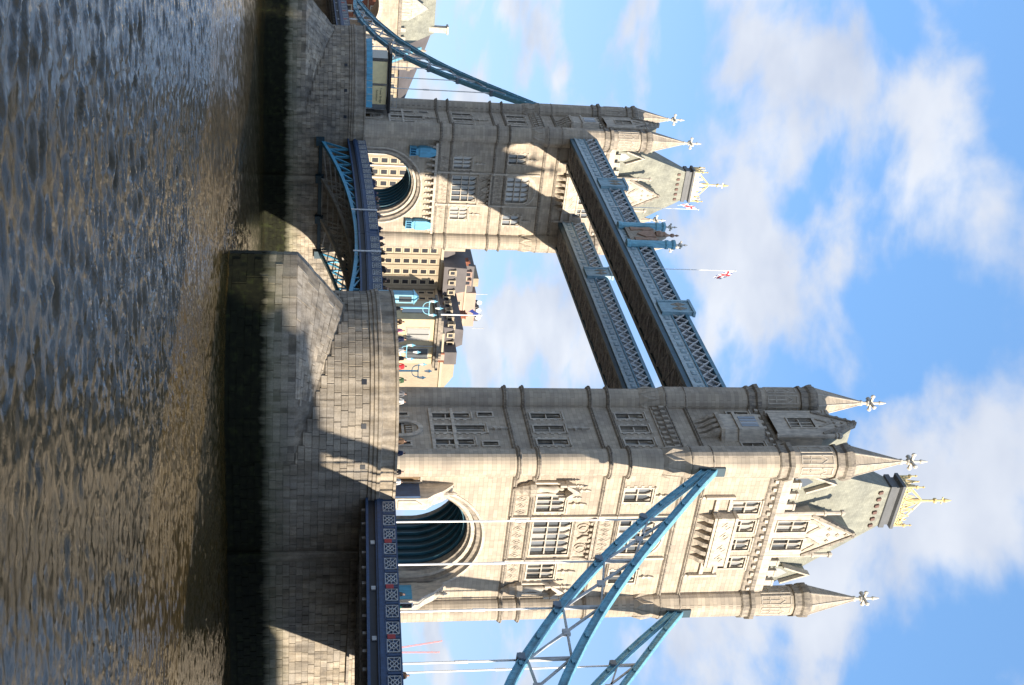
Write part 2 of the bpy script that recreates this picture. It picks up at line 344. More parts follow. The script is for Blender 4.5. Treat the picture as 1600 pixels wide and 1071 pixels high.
def build_pier(y0, label, detail):
    root = empty('bridge_pier', (0, y0, 0), label, 'pier')
    Y = lambda P, z: [(x, y+y0, z) for x, y in P]
    m = B(); m.loft([Y(pier_plan(0), -2), Y(pier_plan(0), 11.9)]); m.build('pier_body', 'granite_joint', root)
    prof = [(.0, 11.9), (.14, 12.0), (.14, 12.25), (.26, 12.35), (.26, 12.6), (.36, 12.7), (.36, 12.95), (.16, 13.05), (.16, 14.1), (.28, 14.16), (.28, 14.38), (-.35, 14.38), (-.35, ROAD-.05)]
    m = B(); m.loft([Y(pier_plan(o, 28), z) for o, z in prof], cap=False); m.build('parapet', 'granite_wall', root)
    m = B(); P = Y(pier_plan(-.3), ROAD); m.add(P, [tuple(range(len(P)))]); m.build('pier_deck', 'paving', root)
    for sg in (1, -1):
        m = B(); lo, mi, to = cutwater_rings(sg)
        for ring in (lo, mi, to):
            for i in range(len(ring)): ring[i] = (ring[i][0], ring[i][1]+y0, ring[i][2])
        n = len(lo); m.add(lo+mi+to, [(k*n+i, k*n+i+1, (k+1)*n+i+1, (k+1)*n+i) for k in range(2) for i in range(n-1)]); m.build('cutwater', 'granite_joint', root)
    # masonry blocks laid on the faces that show: rows of stones with recessed joints
    H = .595; rnd = random.Random(11 if detail else 12); stones = []
    cum = [(-PCX, -PR)]
    # perimeter path of the body from the river end round to the shore side (seen from the camera): theta path then straight
    def path(s):
        arcn = 40; pts = []
        if s < PL_ARC:
            i = np.interp(s, ARC_S, ARC_T); th = i
            x = -PCX-PAX*math.cos(th); y = -PR*math.sin(th); tx, ty = PAX*math.sin(th), -PR*math.cos(th)
            l = math.hypot(tx, ty); return x, y, tx/l, ty/l
        return -PCX+(s-PL_ARC), -PR, 1.0, 0.0
    T_ = np.linspace(-R(75), R(90), 200); px_ = -PCX-PAX*np.cos(T_); py_ = -PR*np.sin(T_)
    ARC_S = np.concatenate([[0], np.cumsum(np.hypot(np.diff(px_), np.diff(py_)))]); ARC_T = T_; PL_ARC = ARC_S[-1]
    TOT = PL_ARC+2*PCX+3
    for c in range(19):
        z0 = .6+c*H; z1 = z0+H
        if z1 > 11.92: break
        s = -rnd.random()*1.2
        while s < TOT:
            w = rnd.uniform(.95, 1.55); sa, sb = max(s, 0), min(s+w, TOT-.01)
            if sb-sa > .35:
                x, y, tx, ty = path((sa+sb)/2)
                th = None
                if x < -PCX: th = math.atan2(-y/PR, -(x+PCX)/PAX)
                off = cut_off(th) if th is not None else 0
                zt = 5.7+4.4*(off/5.1)**.85 if off > .02 else -9
                if z1 < zt+.1: pass
                else: stones.append((x, y, tx, ty, sb-sa, max(z0, zt if zt > z0 else z0), z1, 0.0))
            s += w
    # sloping stones of the cutwater
    lo, mi, to = cutwater_rings(1, 64)
    for c in range(0, 9):
        z0 = .35+c*H; z1 = min(z0+H, 5.7); k = 0
        while k < 50:
            st = rnd.choice((3, 4, 4, 5)); a = mi[k]; b = mi[min(k+st, 50)]; k += st
            w = math.hypot(b[0]-a[0], b[1]-a[1])
            if w < .3: continue
            stones.append(((a[0]+b[0])/2, (a[1]+b[1])/2, (b[0]-a[0])/w, (b[1]-a[1])/w, w, z0, z1, 0.0))
    quads = []
    for j in range(9):
        f0, f1 = j/9, (j+1)/9; k = 0
        while k < 50:
            st = rnd.choice((3, 4, 5)); i0, i1 = k, min(k+st, 50); k += st
            lerp = lambda a, b, f: Vector(a).lerp(Vector(b), f)
            P = [lerp(mi[i0], to[i0], f0), lerp(mi[i1], to[i1], f0), lerp(mi[i1], to[i1], f1), lerp(mi[i0], to[i0], f1)]
            if (P[3]-P[0]).length > .2 and (P[1]-P[0]).length > .3: quads.append(P)
    def stone_mesh(P, lift, g=.024):
        P = [Vector(p) for p in P]; c_ = sum(P, Vector())/4; nrm = (P[1]-P[0]).cross(P[3]-P[0]).normalized()
        if nrm.y > 0 and nrm.x > 0 or nrm.dot(Vector((-.6, -.8, .1))) < 0: nrm = -nrm
        if abs(nrm.dot(Vector((-.6, -.8, .1)))) < .05 and nrm.x > 0: nrm = -nrm
        def inset(p, d):
            e = c_-p; return p+e.normalized()*d
        a = [inset(p, g)-nrm*.02 for p in P]; b = [inset(p, g*1.3)+nrm*lift*.7 for p in P]; c2 = [inset(p, g*2.6)+nrm*lift for p in P]
        V = a+b+c2
        F = [(i, (i+1) % 4, 4+(i+1) % 4, 4+i) for i in range(4)]+[(4+i, 4+(i+1) % 4, 8+(i+1) % 4, 8+i) for i in range(4)]+[(8, 9, 10, 11)]
        return V, F
    allq = []
    for x, y, tx, ty, w, z0, z1, _ in stones:
        # on the curve a stone follows the wall: corners taken on the tangent
        allq.append([(x-tx*w/2, y-ty*w/2, z0), (x+tx*w/2, y+ty*w/2, z0), (x+tx*w/2, y+ty*w/2, z1), (x-tx*w/2, y-ty*w/2, z1)])
    allq += [[tuple(p) for p in q] for q in quads]
    view = CAM-Vector((0, y0, 0))
    def shown(q):
        P = [Vector(p) for p in q]; c_ = sum(P, Vector())/4; n_ = (P[1]-P[0]).cross(P[3]-P[0]); d = view-c_
        return abs(n_.dot(d.normalized()))/d.length_squared*(0.05 if c_.z < 3.2 or (c_.x > -9.8 and c_.z > 10.6) else 1)
    allq.sort(key=shown, reverse=True)
    nind = 300 if detail else 0; rest = B()
    for i, q in enumerate(allq):
        V, F = stone_mesh(q, rnd.uniform(.035, .075))
        V = [v+Vector((0, y0, 0)) for v in V]
        if i < nind:
            s_ = B(); s_.add(V, F)
            o0 = sum(V, Vector())/len(V); me = bpy.data.meshes.new('stone'); me.from_pydata([v-o0 for v in V], [], F); me.materials.append(MATS['granite_block'])
            o = bpy.data.objects.new('stone', me); col.objects.link(o); o.parent = root; o.location = o0-ORG[root.name]
        else: rest.add(V, F)
    ro = rest.build('stone_courses', 'granite_wall', root, kind='stuff'); at = ro.data.attributes.new('stone_tint', 'FLOAT', 'FACE')
    rv = np.random.RandomState(4).uniform(-.2, .18, len(ro.data.polygons)//9+1); at.data.foreach_set('value', np.repeat(rv, 9)[:len(ro.data.polygons)].astype(np.float32))
    # weep holes under the cornice: solid blocks, the shade inside put into their colour
    for xh in (-19.6, -16.6, -13.0):
        th = math.acos(min(1, max(-1, (-(xh+PCX))/PAX))) if xh < -PCX else math.pi/2
        yh = -PR*math.sin(th)-.05
        nx_, ny_ = -math.cos(th), -math.sin(th)
        m = B(); c_ = Vector((xh, yh+y0, 11.45)); d = Vector((nx_, ny_, 0)); a = Vector((-ny_, nx_, 0))
        m.hexa([c_-a*.22-d*.1+Vector((0, 0, -.22)), c_+a*.22-d*.1+Vector((0, 0, -.22)), c_+a*.22+d*.06+Vector((0, 0, -.22)), c_-a*.22+d*.06+Vector((0, 0, -.22)),
                c_-a*.22-d*.1+Vector((0, 0, .22)), c_+a*.22-d*.1+Vector((0, 0, .22)), c_+a*.22+d*.06+Vector((0, 0, .22)), c_-a*.22+d*.06+Vector((0, 0, .22))])
        m.build('weep_hole', 'dark_recess', root)
    m = B(); m.box(-3, 13.2, y0-PR-.45, y0-PR+.1, 10.75, 11.0); m.build('ledge', 'string_stone', root)
    m = B(); m.box(-3.6, -2.7, y0-PR-.35, y0-PR+.1, -1, 11.4); m.build('buttress', 'granite_wall', root)
    return root
D = 82.3
near_pier = build_pier(0, 'weathered granite pier in the foreground carrying the nearer tower', True)
far_pier = build_pier(D, 'shaded granite pier across the water carrying the farther tower', False)

# ------------------------------------------------------------------ towers
WX, WY, TX, TY = 9.3, 5.2, 9.15, 5.1
def fmap(face, y0):
    if face == 'front': return lambda u, d, z: (u, y0-WY-d, z)
    if face == 'back': return lambda u, d, z: (-u, y0+WY+d, z)
    if face == 'left': return lambda u, d, z: (-WX-d, y0-u, z)
    return lambda u, d, z: (WX+d, y0+u, z)
def wall(m, fm, u0, u1, z0, z1, ops, depth=.4, d=0.):
    U = sorted({u0, u1, *[a for o in ops for a in o[:2]]}); Zs = sorted({z0, z1, *[a for o in ops for a in o[2:4]]})
    for i in range(len(U)-1):
        for j in range(len(Zs)-1):
            uc, zc = (U[i]+U[i+1])/2, (Zs[j]+Zs[j+1])/2
            if any(a < uc < b and c < zc < e for a, b, c, e in ops): continue
            m.add([fm(U[i], d, Zs[j]), fm(U[i+1], d, Zs[j]), fm(U[i+1], d, Zs[j+1]), fm(U[i], d, Zs[j+1])], [(0, 1, 2, 3)])
    for a, b, c, e in ops:
        m.add([fm(a, d, c), fm(b, d, c), fm(b, d, e), fm(a, d, e), fm(a, d-depth, c), fm(b, d-depth, c), fm(b, d-depth, e), fm(a, d-depth, e)],
              [(0, 1, 5, 4), (1, 2, 6, 5), (2, 3, 7, 6), (3, 0, 4, 7)])
def window(root, fm, u0, u1, z0, z1, cols, trans, d=0., depth=.36, fwid=.17, detail=True, pointed=True, hood=True, mul=.1, mat='dressed_stone', quoin=True):
    m = B()
    m.fbox(fm, u0-fwid, u0, d-.1, d+.09, z0-fwid, z1+fwid); m.fbox(fm, u1, u1+fwid, d-.1, d+.09, z0-fwid, z1+fwid)
    m.fbox(fm, u0, u1, d-.1, d+.12, z0-fwid, z0); m.fbox(fm, u0, u1, d-.1, d+.09, z1, z1+fwid)
    if quoin:
        z = z0+.1
        while z < z1-.2:
            m.fbox(fm, u0-fwid-.2, u0-fwid, d-.1, d+.07, z, z+.3); m.fbox(fm, u1+fwid, u1+fwid+.2, d-.1, d+.07, z, z+.3); z += .72
    if hood: m.fbox(fm, u0-fwid-.1, u1+fwid+.1, d-.1, d+.2, z1+fwid, z1+fwid+.14)
    w = (u1-u0)/cols; lv = [z0]+list(trans)+[z1]
    for i in range(1, cols): m.fbox(fm, u0+w*i-mul/2, u0+w*i+mul/2, d-depth+.02, d-.08, z0, z1)
    for t_ in trans: m.fbox(fm, u0, u1, d-depth+.02, d-.06, t_-mul*.6, t_+mul*.6)
    if pointed:
        for i in range(cols):
            a, b = u0+w*i, u0+w*(i+1); c_ = (a+b)/2; h = min(w*.75, .6)
            for s, e in ((a, c_), (b, c_)): m.ext(fm, [(s, z1), (e, z1), (s+(e-s)*.55, z1-h*.32), (s+(e-s)*.12, z1-h)], d-depth+.03, d-.12)
    o = m.build('window', mat, root)
    if detail:
        for i in range(cols):
            for j in range(len(lv)-1):
                g = B(); g.fbox(fm, u0+w*i, u0+w*(i+1), d-depth-.05, d-depth, lv[j], lv[j+1]); g.build('pane', 'window_glass', o)
    else:
        g = B(); g.fbox(fm, u0, u1, d-depth-.05, d-depth, z0, z1); g.build('pane', 'window_glass', o)
    return o
def finial(m, cx, cy, z, h, r):
    m.lathe(cx, cy, [(r*.9, z), (r*1.5, z+.05*h), (r*1.5, z+.1*h), (r*.8, z+.14*h), (r*.8, z+.26*h), (r*1.6, z+.3*h), (r*1.6, z+.34*h), (r*.8, z+.4*h), (r*.6, z+.72*h), (r*1.1, z+.76*h), (r*.7, z+.86*h), (r*.25, z+h)], 8)
    for a in range(4):
        dx, dy = ((1, 0), (0, 1), (-1, 0), (0, -1))[a]; L_ = .165*h
        m.bar((cx, cy, z+.45*h), (cx+dx*L_*1.6, cy+dy*L_*1.6, z+.45*h), r*1.05, r*1.05)
        m.lathe(cx+dx*L_*1.6, cy+dy*L_*1.6, [(r*.2, z+.37*h), (r*.95, z+.42*h), (r*.95, z+.49*h), (r*.2, z+.54*h)], 6)
def arch_curve(hw, spring, rise, zb, n=22):
    P = [(-hw, zb)]
    for i in range(n+1):
        t_ = -math.cos(math.pi*i/n); P.append((hw*t_, spring+rise*max(0, 1-abs(t_)**2.15)**.56))
    P.append((hw, zb)); return P
def little_finial(m, fm, u, z, h, d=.12, r=.12):
    m.fbox(fm, u-r*.5, u+r*.5, d-.1, d+.1, z, z+h); m.ext(fm, [(u-r*2, z+h*.35), (u, z+h*.2), (u+r*2, z+h*.35), (u, z+h*.52)], d-.1, d+.14)
    m.ext(fm, [(u-r*1.3, z+h*.7), (u, z+h*.58), (u+r*1.3, z+h*.7), (u, z+h*1.1)], d-.1, d+.12)
def carved(m, fm, u0, u1, z0, z1, d, n):      # panel of raised tracery
    w = (u1-u0)/n
    for i in range(n):
        a = u0+w*i; c_ = a+w/2; zc = (z0+z1)/2; h = (z1-z0)/2*.86
        m.ext(fm, [(a+w*.06, zc), (c_, zc-h), (c_, zc-h*.72), (a+w*.22, zc)], d-.05, d+.07); m.ext(fm, [(a+w*.94, zc), (c_, zc-h), (c_, zc-h*.72), (a+w*.78, zc)], d-.05, d+.07)
        m.ext(fm, [(a+w*.06, zc), (c_, zc+h), (c_, zc+h*.72), (a+w*.22, zc)], d-.05, d+.07); m.ext(fm, [(a+w*.94, zc), (c_, zc+h), (c_, zc+h*.72), (a+w*.78, zc)], d-.05, d+.07)
        m.ext(fm, [(c_-w*.16, zc), (c_, zc-h*.36), (c_+w*.16, zc), (c_, zc+h*.36)], d-.05, d+.1)
def gable(root, fm, hw, zb, zs, za, d, wins, detail, pin_h):
    m = B(); ops = [(a, b, c, e) for a, b, c, e, *_ in wins]
    wall(m, fm, -hw, hw, zb, zs, ops, .36, d)
    m.ext(fm, [(-hw, zs), (hw, zs), (0, za-.25)], d-.55, d)
    for s in (-1, 1): m.add([fm(s*hw, d, zb), fm(s*hw, d, zs), fm(s*hw, d-2.5, zs), fm(s*hw, d-2.5, zb)], [(0, 1, 2, 3)])
    g = m.build('gable', 'dressed_stone', root)
    m = B()
    for s in (-1, 1):
        m.ext(fm, [(s*(hw+.18), zs-.2), (s*(hw+.18), zs+.12), (0, za+.1), (0, za-.3), (s*(hw-.1), zs-.2)], d-.6, d+.16)
        n = 5
        for i in range(n):
            f = (i+.6)/n; m.fbox(fm, s*hw*(1-f)-.12, s*hw*(1-f)+.12, d-.1, d+.2, zs+(za-zs)*f, zs+(za-zs)*f+.28)
    m.build('coping', 'string_stone', g)
    m = B(); f_ = 1 if hw > 2 else .72
    for s in ((-1, 1) if len(wins) > 1 else (0,)):      # ogee hoods above the windows, crosses in the gable
        c_ = s*hw*.46; w = hw*.36
        m = B(); m.ext(fm, [(c_-w, zs-.25), (c_-w, zs+.1), (c_-w*.55, zs+.75), (c_, zs+1.5), (c_+w*.55, zs+.75), (c_+w, zs+.1), (c_+w, zs-.25), (c_+w*.7, zs), (c_, zs+.9), (c_-w*.7, zs)], d-.05, d+.12); m.build('ogee_hood', 'carved_stone', g)
    for (uu, zz_) in ((0, .62), (0, .8), (-.3*hw, .42), (.3*hw, .42), (0, .42)):
        z = zs+(za-zs)*zz_; k = .2*f_; m = B()
        m.fbox(fm, uu-k, uu+k, d-.05, d+.1, z-k*.3, z+k*.3); m.fbox(fm, uu-k*.3, uu+k*.3, d-.04, d+.11, z-k, z+k); m.build('gable_cross', 'carved_stone', g)
    for s in (-1, 1):
        x, y, _ = fm(s*(hw+.2), d-.15, 0); m = B()
        m.lathe(x, y, [(.24, zb-.2), (.24, zs+1.0), (.33, zs+1.05), (.33, zs+1.25), (.22, zs+1.3), (.22, pin_h-.55), (.34, pin_h-.5), (.34, pin_h-.25), (.05, pin_h)], 8); m.build('pinnacle', 'dressed_stone', g)
    m = B()        # little roof running back to the main roof
    m.add([fm(-hw, d-.5, zs), fm(hw, d-.5, zs), fm(0, d-.5, za-.3), fm(-hw, d-5.2, zs), fm(hw, d-5.2, zs), fm(0, d-5.2, za-.3)], [(0, 2, 5, 3), (1, 4, 5, 2)]); m.build('dormer_roof', 'slate', g)
    for a, b, c, e, cols, tr in wins: window(root, fm, a, b, c, e, cols, tr, d, detail=detail, fwid=.13, quoin=False, hood=False)
STR = [(25.85, 26.3), (27.7, 28.1), (34.55, 34.95), (36.45, 36.8), (42.3, 42.8), (44.45, 44.85)]
def tower(y0, label, near):
    root = empty('bridge_tower', (0, y0, ROAD), label, 'tower')
    fr = fmap('front', y0); bk = fmap('back', y0); lf = fmap('left', y0); rg = fmap('right', y0); det = near
    HW, SP, CR = 6.4, 17.6, 6.2
    # ---- front and back walls with the road arch
    for face, fm in (('front', fr), ('back', bk)):
        show = face == 'front'
        cen = (-2.1, 2.1, 28.45, 32.25); sdw = [(s-.95, s+.95, 28.45, 31.2) for s in (-4.3, 4.3)]
        st2 = [(s-.8, s+.8, 36.95, 39.7) for s in (-5.25, 5.25)]; c2 = (-2.1, 2.1, 37.1, 40.6)
        st3 = [(s-.72, s+.72, 48.2, 51.0) for s in (-3.6, -1.2, 1.2, 3.6)]
        m = B()
        wall(m, fm, -8.7, 8.7, 25.7, 53.3, [cen, c2]+sdw+st2+st3 if show else [])
        C = arch_curve(HW, SP, CR, ROAD-.1); top = 25.7
        for i in range(len(C)-1):
            (a, za), (b, zb) = C[i], C[i+1]
            if i == 0: m.add([fm(-8.7, 0, ROAD-.1), fm(a, 0, za), fm(b, 0, zb), fm(-8.7, 0, top)], [(0, 1, 2, 3)])
            elif i == len(C)-2: m.add([fm(8.7, 0, ROAD-.1), fm(b, 0, zb), fm(a, 0, za), fm(8.7, 0, top)], [(0, 1, 2, 3)])
            else: m.add([fm(a, 0, za), fm(b, 0, zb), fm(b*8.7/HW, 0, top), fm(a*8.7/HW, 0, top)], [(0, 1, 2, 3)])
        m.build('wall', 'tower_stone', root)
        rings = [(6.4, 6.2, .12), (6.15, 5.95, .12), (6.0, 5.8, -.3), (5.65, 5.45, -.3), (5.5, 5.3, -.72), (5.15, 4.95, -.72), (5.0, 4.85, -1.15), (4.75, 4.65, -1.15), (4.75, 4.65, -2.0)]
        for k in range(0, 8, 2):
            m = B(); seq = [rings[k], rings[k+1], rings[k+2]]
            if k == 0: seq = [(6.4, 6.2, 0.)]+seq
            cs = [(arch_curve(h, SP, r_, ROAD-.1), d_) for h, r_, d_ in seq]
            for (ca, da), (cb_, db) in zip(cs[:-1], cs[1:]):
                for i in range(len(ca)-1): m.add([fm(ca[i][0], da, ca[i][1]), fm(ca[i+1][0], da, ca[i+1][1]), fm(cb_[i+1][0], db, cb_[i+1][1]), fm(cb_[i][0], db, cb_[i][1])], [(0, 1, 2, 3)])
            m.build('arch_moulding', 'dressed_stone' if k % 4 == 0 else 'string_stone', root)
        if not show: continue
        window(root, fm, *cen, 5, (29.9, 31.1), detail=det, quoin=False)
        for w_ in sdw: window(root, fm, *w_, 3, (29.9,), detail=det)
        for w_ in st2: window(root, fm, *w_, 2, (38.3,), detail=det)
        window(root, fm, *c2, 5, (38.3, 39.4), detail=det, quoin=False, hood=False)
        for w_ in st3: window(root, fm, *w_, 2, (49.6,), detail=det, quoin=False)
        # arched head over the second-stage centre window
        m = B()
        for ro, ri, dd in ((2.75, 2.45, .16), (2.45, 2.15, .06)):
            A = arch_curve(ro, 39.6, ro*.82, 37.0, 18); Bc = arch_curve(ri, 39.6, ri*.82, 37.0, 18)
            for i in range(len(A)-1): m.hexa([fm(*x) for x in ((A[i][0], -.02, A[i][1]), (A[i+1][0], -.02, A[i+1][1]), (Bc[i+1][0], -.02, Bc[i+1][1]), (Bc[i][0], -.02, Bc[i][1]), (A[i][0], dd, A[i][1]), (A[i+1][0], dd, A[i+1][1]), (Bc[i+1][0], dd, Bc[i+1][1]), (Bc[i][0], dd, Bc[i][1]))])
        m.build('arched_hood', 'dressed_stone', root)
        # shafts, ogee canopy and shields over the great window
        for s in (-1, 1):
            m = B(); m.fbox(fm, s*2.72-.13, s*2.72+.13, -.05, .3, 26.0, 42.2)
            for z in (26.0, 28.0, 31.0, 34.7, 36.6): m.fbox(fm, s*2.72-.2, s*2.72+.2, -.05, .38, z, z+.3)
            m.build('pilaster', 'dressed_stone', root)
        m = B()
        m.fbox(fm, -2.55, 2.55, -.05, .1, 32.55, 34.3); m.fbox(fm, -2.6, 2.6, -.05, .3, 32.5, 32.72)
        for sg in (-1, 1): m.ext(lambda a_, d_, z_: fm(d_, a_, z_), [(-.05, 32.6), (.2, 32.6), (.25, 33.4), (.45, 34.0), (.7, 34.35), (-.05, 34.35)], sg*2.5-.12, sg*2.5+.12)
        for cx0 in (-1.25, 1.25):
            for k_ in range(10):
                a0, a1 = k_*.6283, (k_+1)*.6283; m.bar(fm(cx0+.6*math.cos(a0), .14, 33.4+.6*math.sin(a0)), fm(cx0+.6*math.cos(a1), .14, 33.4+.6*math.sin(a1)), .16, .13)
            m.ext(fm, [(cx0-.28, 33.65), (cx0+.28, 33.65), (cx0+.28, 33.3), (cx0, 33.0), (cx0-.28, 33.3)], .0, .24)
        m.ext(fm, [(-.42, 34.2), (.42, 34.2), (.42, 33.5), (0, 32.95), (-.42, 33.5)], .0, .34)
        m.fbox(fm, -2.7, 2.7, -.05, .66, 34.3, 34.56)
        for k_ in range(7): m.ext(fm, [(-2.1+k_*.7-.14, 34.0), (-2.1+k_*.7+.14, 34.0), (-2.1+k_*.7+.2, 34.3), (-2.1+k_*.7-.2, 34.3)], .0, .5)
        m.build('ogee_canopy', 'carved_stone', root)
        for a, b, n in ((-5.3, -2.95, 3), (-2.5, 2.5, 6), (2.95, 5.3, 3)):
            m = B(); m.fbox(fm, a, b, -.05, .035, 26.38, 27.62); carved(m, fm, a, b, 26.4, 27.6, .02, n); m.build('carved_panel', 'carved_stone', root)
        m = B(); m.fbox(fm, -2.5, 2.5, -.05, .035, 35.0, 36.4); carved(m, fm, -2.5, 2.5, 35.05, 36.35, .02, 8); m.build('carved_panel', 'carved_stone', root)
        for s, z, h_ in ((-4.3, 31.5, 1.7), (4.3, 31.5, 1.7), (-5.25, 40.0, 1.5), (5.25, 40.0, 1.5)):
            m = B(); little_finial(m, fm, s, z, h_); m.build('window_finial', 'dressed_stone', root)
        if near:
            for s in (-1, 1):
                u = s*6.35; nm = B()
                nm.fbox(fm, u-.75, u-.55, -.05, .35, 28.0, 31.2); nm.fbox(fm, u+.55, u+.75, -.05, .35, 28.0, 31.2)
                nm.ext(fm, [(u-.85, 30.9), (u-.75, 31.2), (u, 32.3), (u+.75, 31.2), (u+.85, 30.9), (u+.5, 31.0), (u, 31.6), (u-.5, 31.0)], -.05, 1.05)
                nm.fbox(fm, u-.85, u-.6, .6, .95, 30.3, 31.8); nm.fbox(fm, u+.6, u+.85, .6, .95, 30.3, 31.8)
                little_finial(nm, fm, u, 32.0, 1.3, .6); little_finial(nm, fm, u-.72, 31.7, .8, .75, .09); little_finial(nm, fm, u+.72, 31.7, .8, .75, .09)
                nm.build('niche_canopy', 'dressed_stone', root)
                x, y, _ = fm(u, .32, 0); pm = B()
                pm.lathe(x, y, [(.1, 26.0), (.35, 26.5), (.55, 26.8), (.62, 27.3), (.8, 27.5), (.8, 27.95), (.6, 28.1)], 10); pm.build('corbel', 'carved_stone', root)
                sm = B(); sm.lathe(x, y, [(.42, 28.1), (.36, 28.6), (.3, 29.2), (.4, 29.8), (.42, 30.1), (.2, 30.32), (.13, 30.38), (.19, 30.5), (.2, 30.65), (.12, 30.8)], 10); sm.build('statue', 'dressed_stone', root, smooth=True)
            # stone buttresses either side of the road arch, blue steel cheeks below
            for s in (-1, 1):
                c_ = s*6.25; m = B()
                m.fbox(fm, c_-.65, c_+.65, -.1, 2.3, ROAD-.1, 17.6); m.fbox(fm, c_-.78, c_+.78, -.1, 2.45, ROAD-.1, 14.0)
                m.ext(lambda u, d, z: fm(d, u, z), [(-.1, 17.6), (2.3, 17.6), (1.7, 18.3), (1.2, 19.2), (.3, 20.2), (-.1, 20.3)], c_-.6, c_+.6)
                m.ext(fm, [(c_-.45, 15.0), (c_+.45, 15.0), (c_+.45, 16.6), (c_, 17.2), (c_-.45, 16.6)], 2.25, 2.42)
                m.build('portal_buttress', 'dressed_stone', root)
                m = B(); x, y, _ = fm(c_, .9, 0); m.lathe(x, y, [(.22, 19.3), (.3, 19.6), (.16, 19.8), (.28, 20.2), (.06, 20.6)], 8); m.build('portal_finial', 'dressed_stone', root)
                m = B(); m.fbox(fm, c_-.83 if s < 0 else c_-.76, c_-.62, .35, 2.2, ROAD, 17.0); m.build('steel_cheek', 'deep_blue' if s < 0 else 'light_blue', root)  # same blue paint on both; the left is darkened to stand for its shade
            m = B(); m.ext(fm, [(-7.95, ROAD), (-7.15, ROAD), (-7.15, 16.4), (-7.3, 16.9), (-7.55, 17.1), (-7.8, 16.9), (-7.95, 16.4)], -.1, .06); dr = m.build('door', 'wood_door', root)
            m = B(); m.fbox(fm, -8.1, -7.95, -.1, .18, ROAD, 17.2); m.fbox(fm, -7.15, -7.0, -.1, .18, ROAD, 17.2); m.fbox(fm, -7.95, -7.15, -.1, .18, 17.12, 17.3); m.build('door_frame', 'dressed_stone', dr)
        else:
            m = B(); m.fbox(fm, -7.6, 7.6, -.05, .8, 25.45, 25.84); mc = m.build('machicolation', 'dressed_stone', root)
            for i in range(15):
                m = B(); u = -7.0+i; m.fbox(fm, u-.17, u+.17, -.05, .75, 25.0, 25.45); m.fbox(fm, u-.17, u+.17, -.05, .5, 24.6, 25.0); m.fbox(fm, u-.17, u+.17, -.05, .28, 24.2, 24.6); m.build('corbel', 'dressed_stone', mc)
            for s in (-1, 1):
                u = s*6.15; m = B(); m.fbox(fm, u-.75, u+.75, -.05, 1.1, 23.0, 24.6)
                m.ext(fm, [(u-.75, 24.6), (u+.75, 24.6), (u+.45, 25.5), (u-.45, 25.5)], -.05, 1.0)
                m.ext(fm, [(u-.75, 23.0), (u+.75, 23.0), (u+.4, 22.4), (u-.4, 22.4)], -.05, .9)
                for k in range(4): m.fbox(fm, u-.7+k*.4, u-.62+k*.4, .1, 1.0, 21.6, 22.5)
                m.fbox(fm, u-.75, u+.75, .1, 1.0, 21.5, 21.62); m.build('signal_housing', 'light_blue', root)
        # machicolated balcony of the third stage
        for i in range(6):
            u = -2.6+i*1.04; m = B()
            m.ext(lambda a, d, z: fm(d, a, z), [(-.05, 44.9), (.12, 44.9), (.35, 45.3), (.8, 45.75), (1.0, 46.25), (-.05, 46.25)], u-.24, u+.24); m.build('corbel', 'carved_stone', root)
        m = B(); m.fbox(fm, -3.15, 3.15, -.05, 1.15, 46.25, 46.55); m.fbox(fm, -3.2, 3.2, -.05, 1.25, 46.55, 46.9); m.fbox(fm, -3.1, 3.1, .0, 1.1, 46.9, 48.35); m.fbox(fm, -3.2, 3.2, -.05, 1.22, 48.35, 48.65)
        carved(m, fm, -2.7, -.2, 47.05, 48.25, 1.1, 2); carved(m, fm, .2, 2.7, 47.05, 48.25, 1.1, 2); m.build('balcony', 'dressed_stone', root)
        for s in (-1, 1):
            m = B(); m.fbox(fm, min(s*3.2, s*5.0), max(s*3.2, s*5.0), -.05, .28, 46.3, 46.7); m.fbox(fm, min(s*3.2, s*5.0), max(s*3.2, s*5.0), -.05, .2, 47.75, 48.0)
            m.fbox(fm, s*5.05-.14, s*5.05+.14, -.05, .4, 45.2, 48.2); little_finial(m, fm, s*5.05, 44.6, .9, .2)
            m.build('sill_band', 'dressed_stone', root)
        for s in (-1, 1):
            m = B(); a, b = (2.6, 8.3) if s > 0 else (-8.3, -2.6)
            m.fbox(fm, a, b, -.35, .12, 52.7, 53.75)
            m.build('parapet_wall', 'dressed_stone', root)
            # small gabled dormer on the slope between gable and turret
            c_ = s*6.0; dm = B(); dm.ext(fm, [(c_-.85, 53.0), (c_+.85, 53.0), (c_+.85, 56.3), (c_, 58.6), (c_-.85, 56.3)], -3.2, -.95); dl = dm.build('dormer', 'slate', root)
            dm = B(); dm.ext(fm, [(c_-1.15, 55.8), (c_, 58.9), (c_+1.15, 55.8), (c_+.95, 55.75), (c_, 58.4), (c_-.95, 55.75)], -1.2, -.45); dm.build('bargeboard', 'dressed_stone', dl)
            dm = B(); dm.ext(fm, [(c_-.6, 53.6), (c_+.6, 53.6), (c_+.6, 55.6), (c_, 56.5), (c_-.6, 55.6)], -1.0, -.93); dm.build('pane', 'window_glass', dl)
        for s in (-1, 1):
            for k in (3.7, 5.05, 6.4):
                m = B(); m.fbox(fm, s*k-.34, s*k+.34, -.3, .14, 53.75, 54.5); m.fbox(fm, s*k-.4, s*k+.4, -.36, .2, 54.5, 54.7); m.build('merlon', 'dressed_stone', root)
        gable(root, fm, 2.55, 52.7, 57.0, 62.1, .12, [(-1.85, -.5, 53.4, 56.6, 2, (55.1,)), (.5, 1.85, 53.4, 56.6, 2, (55.1,))], det, 60.4)
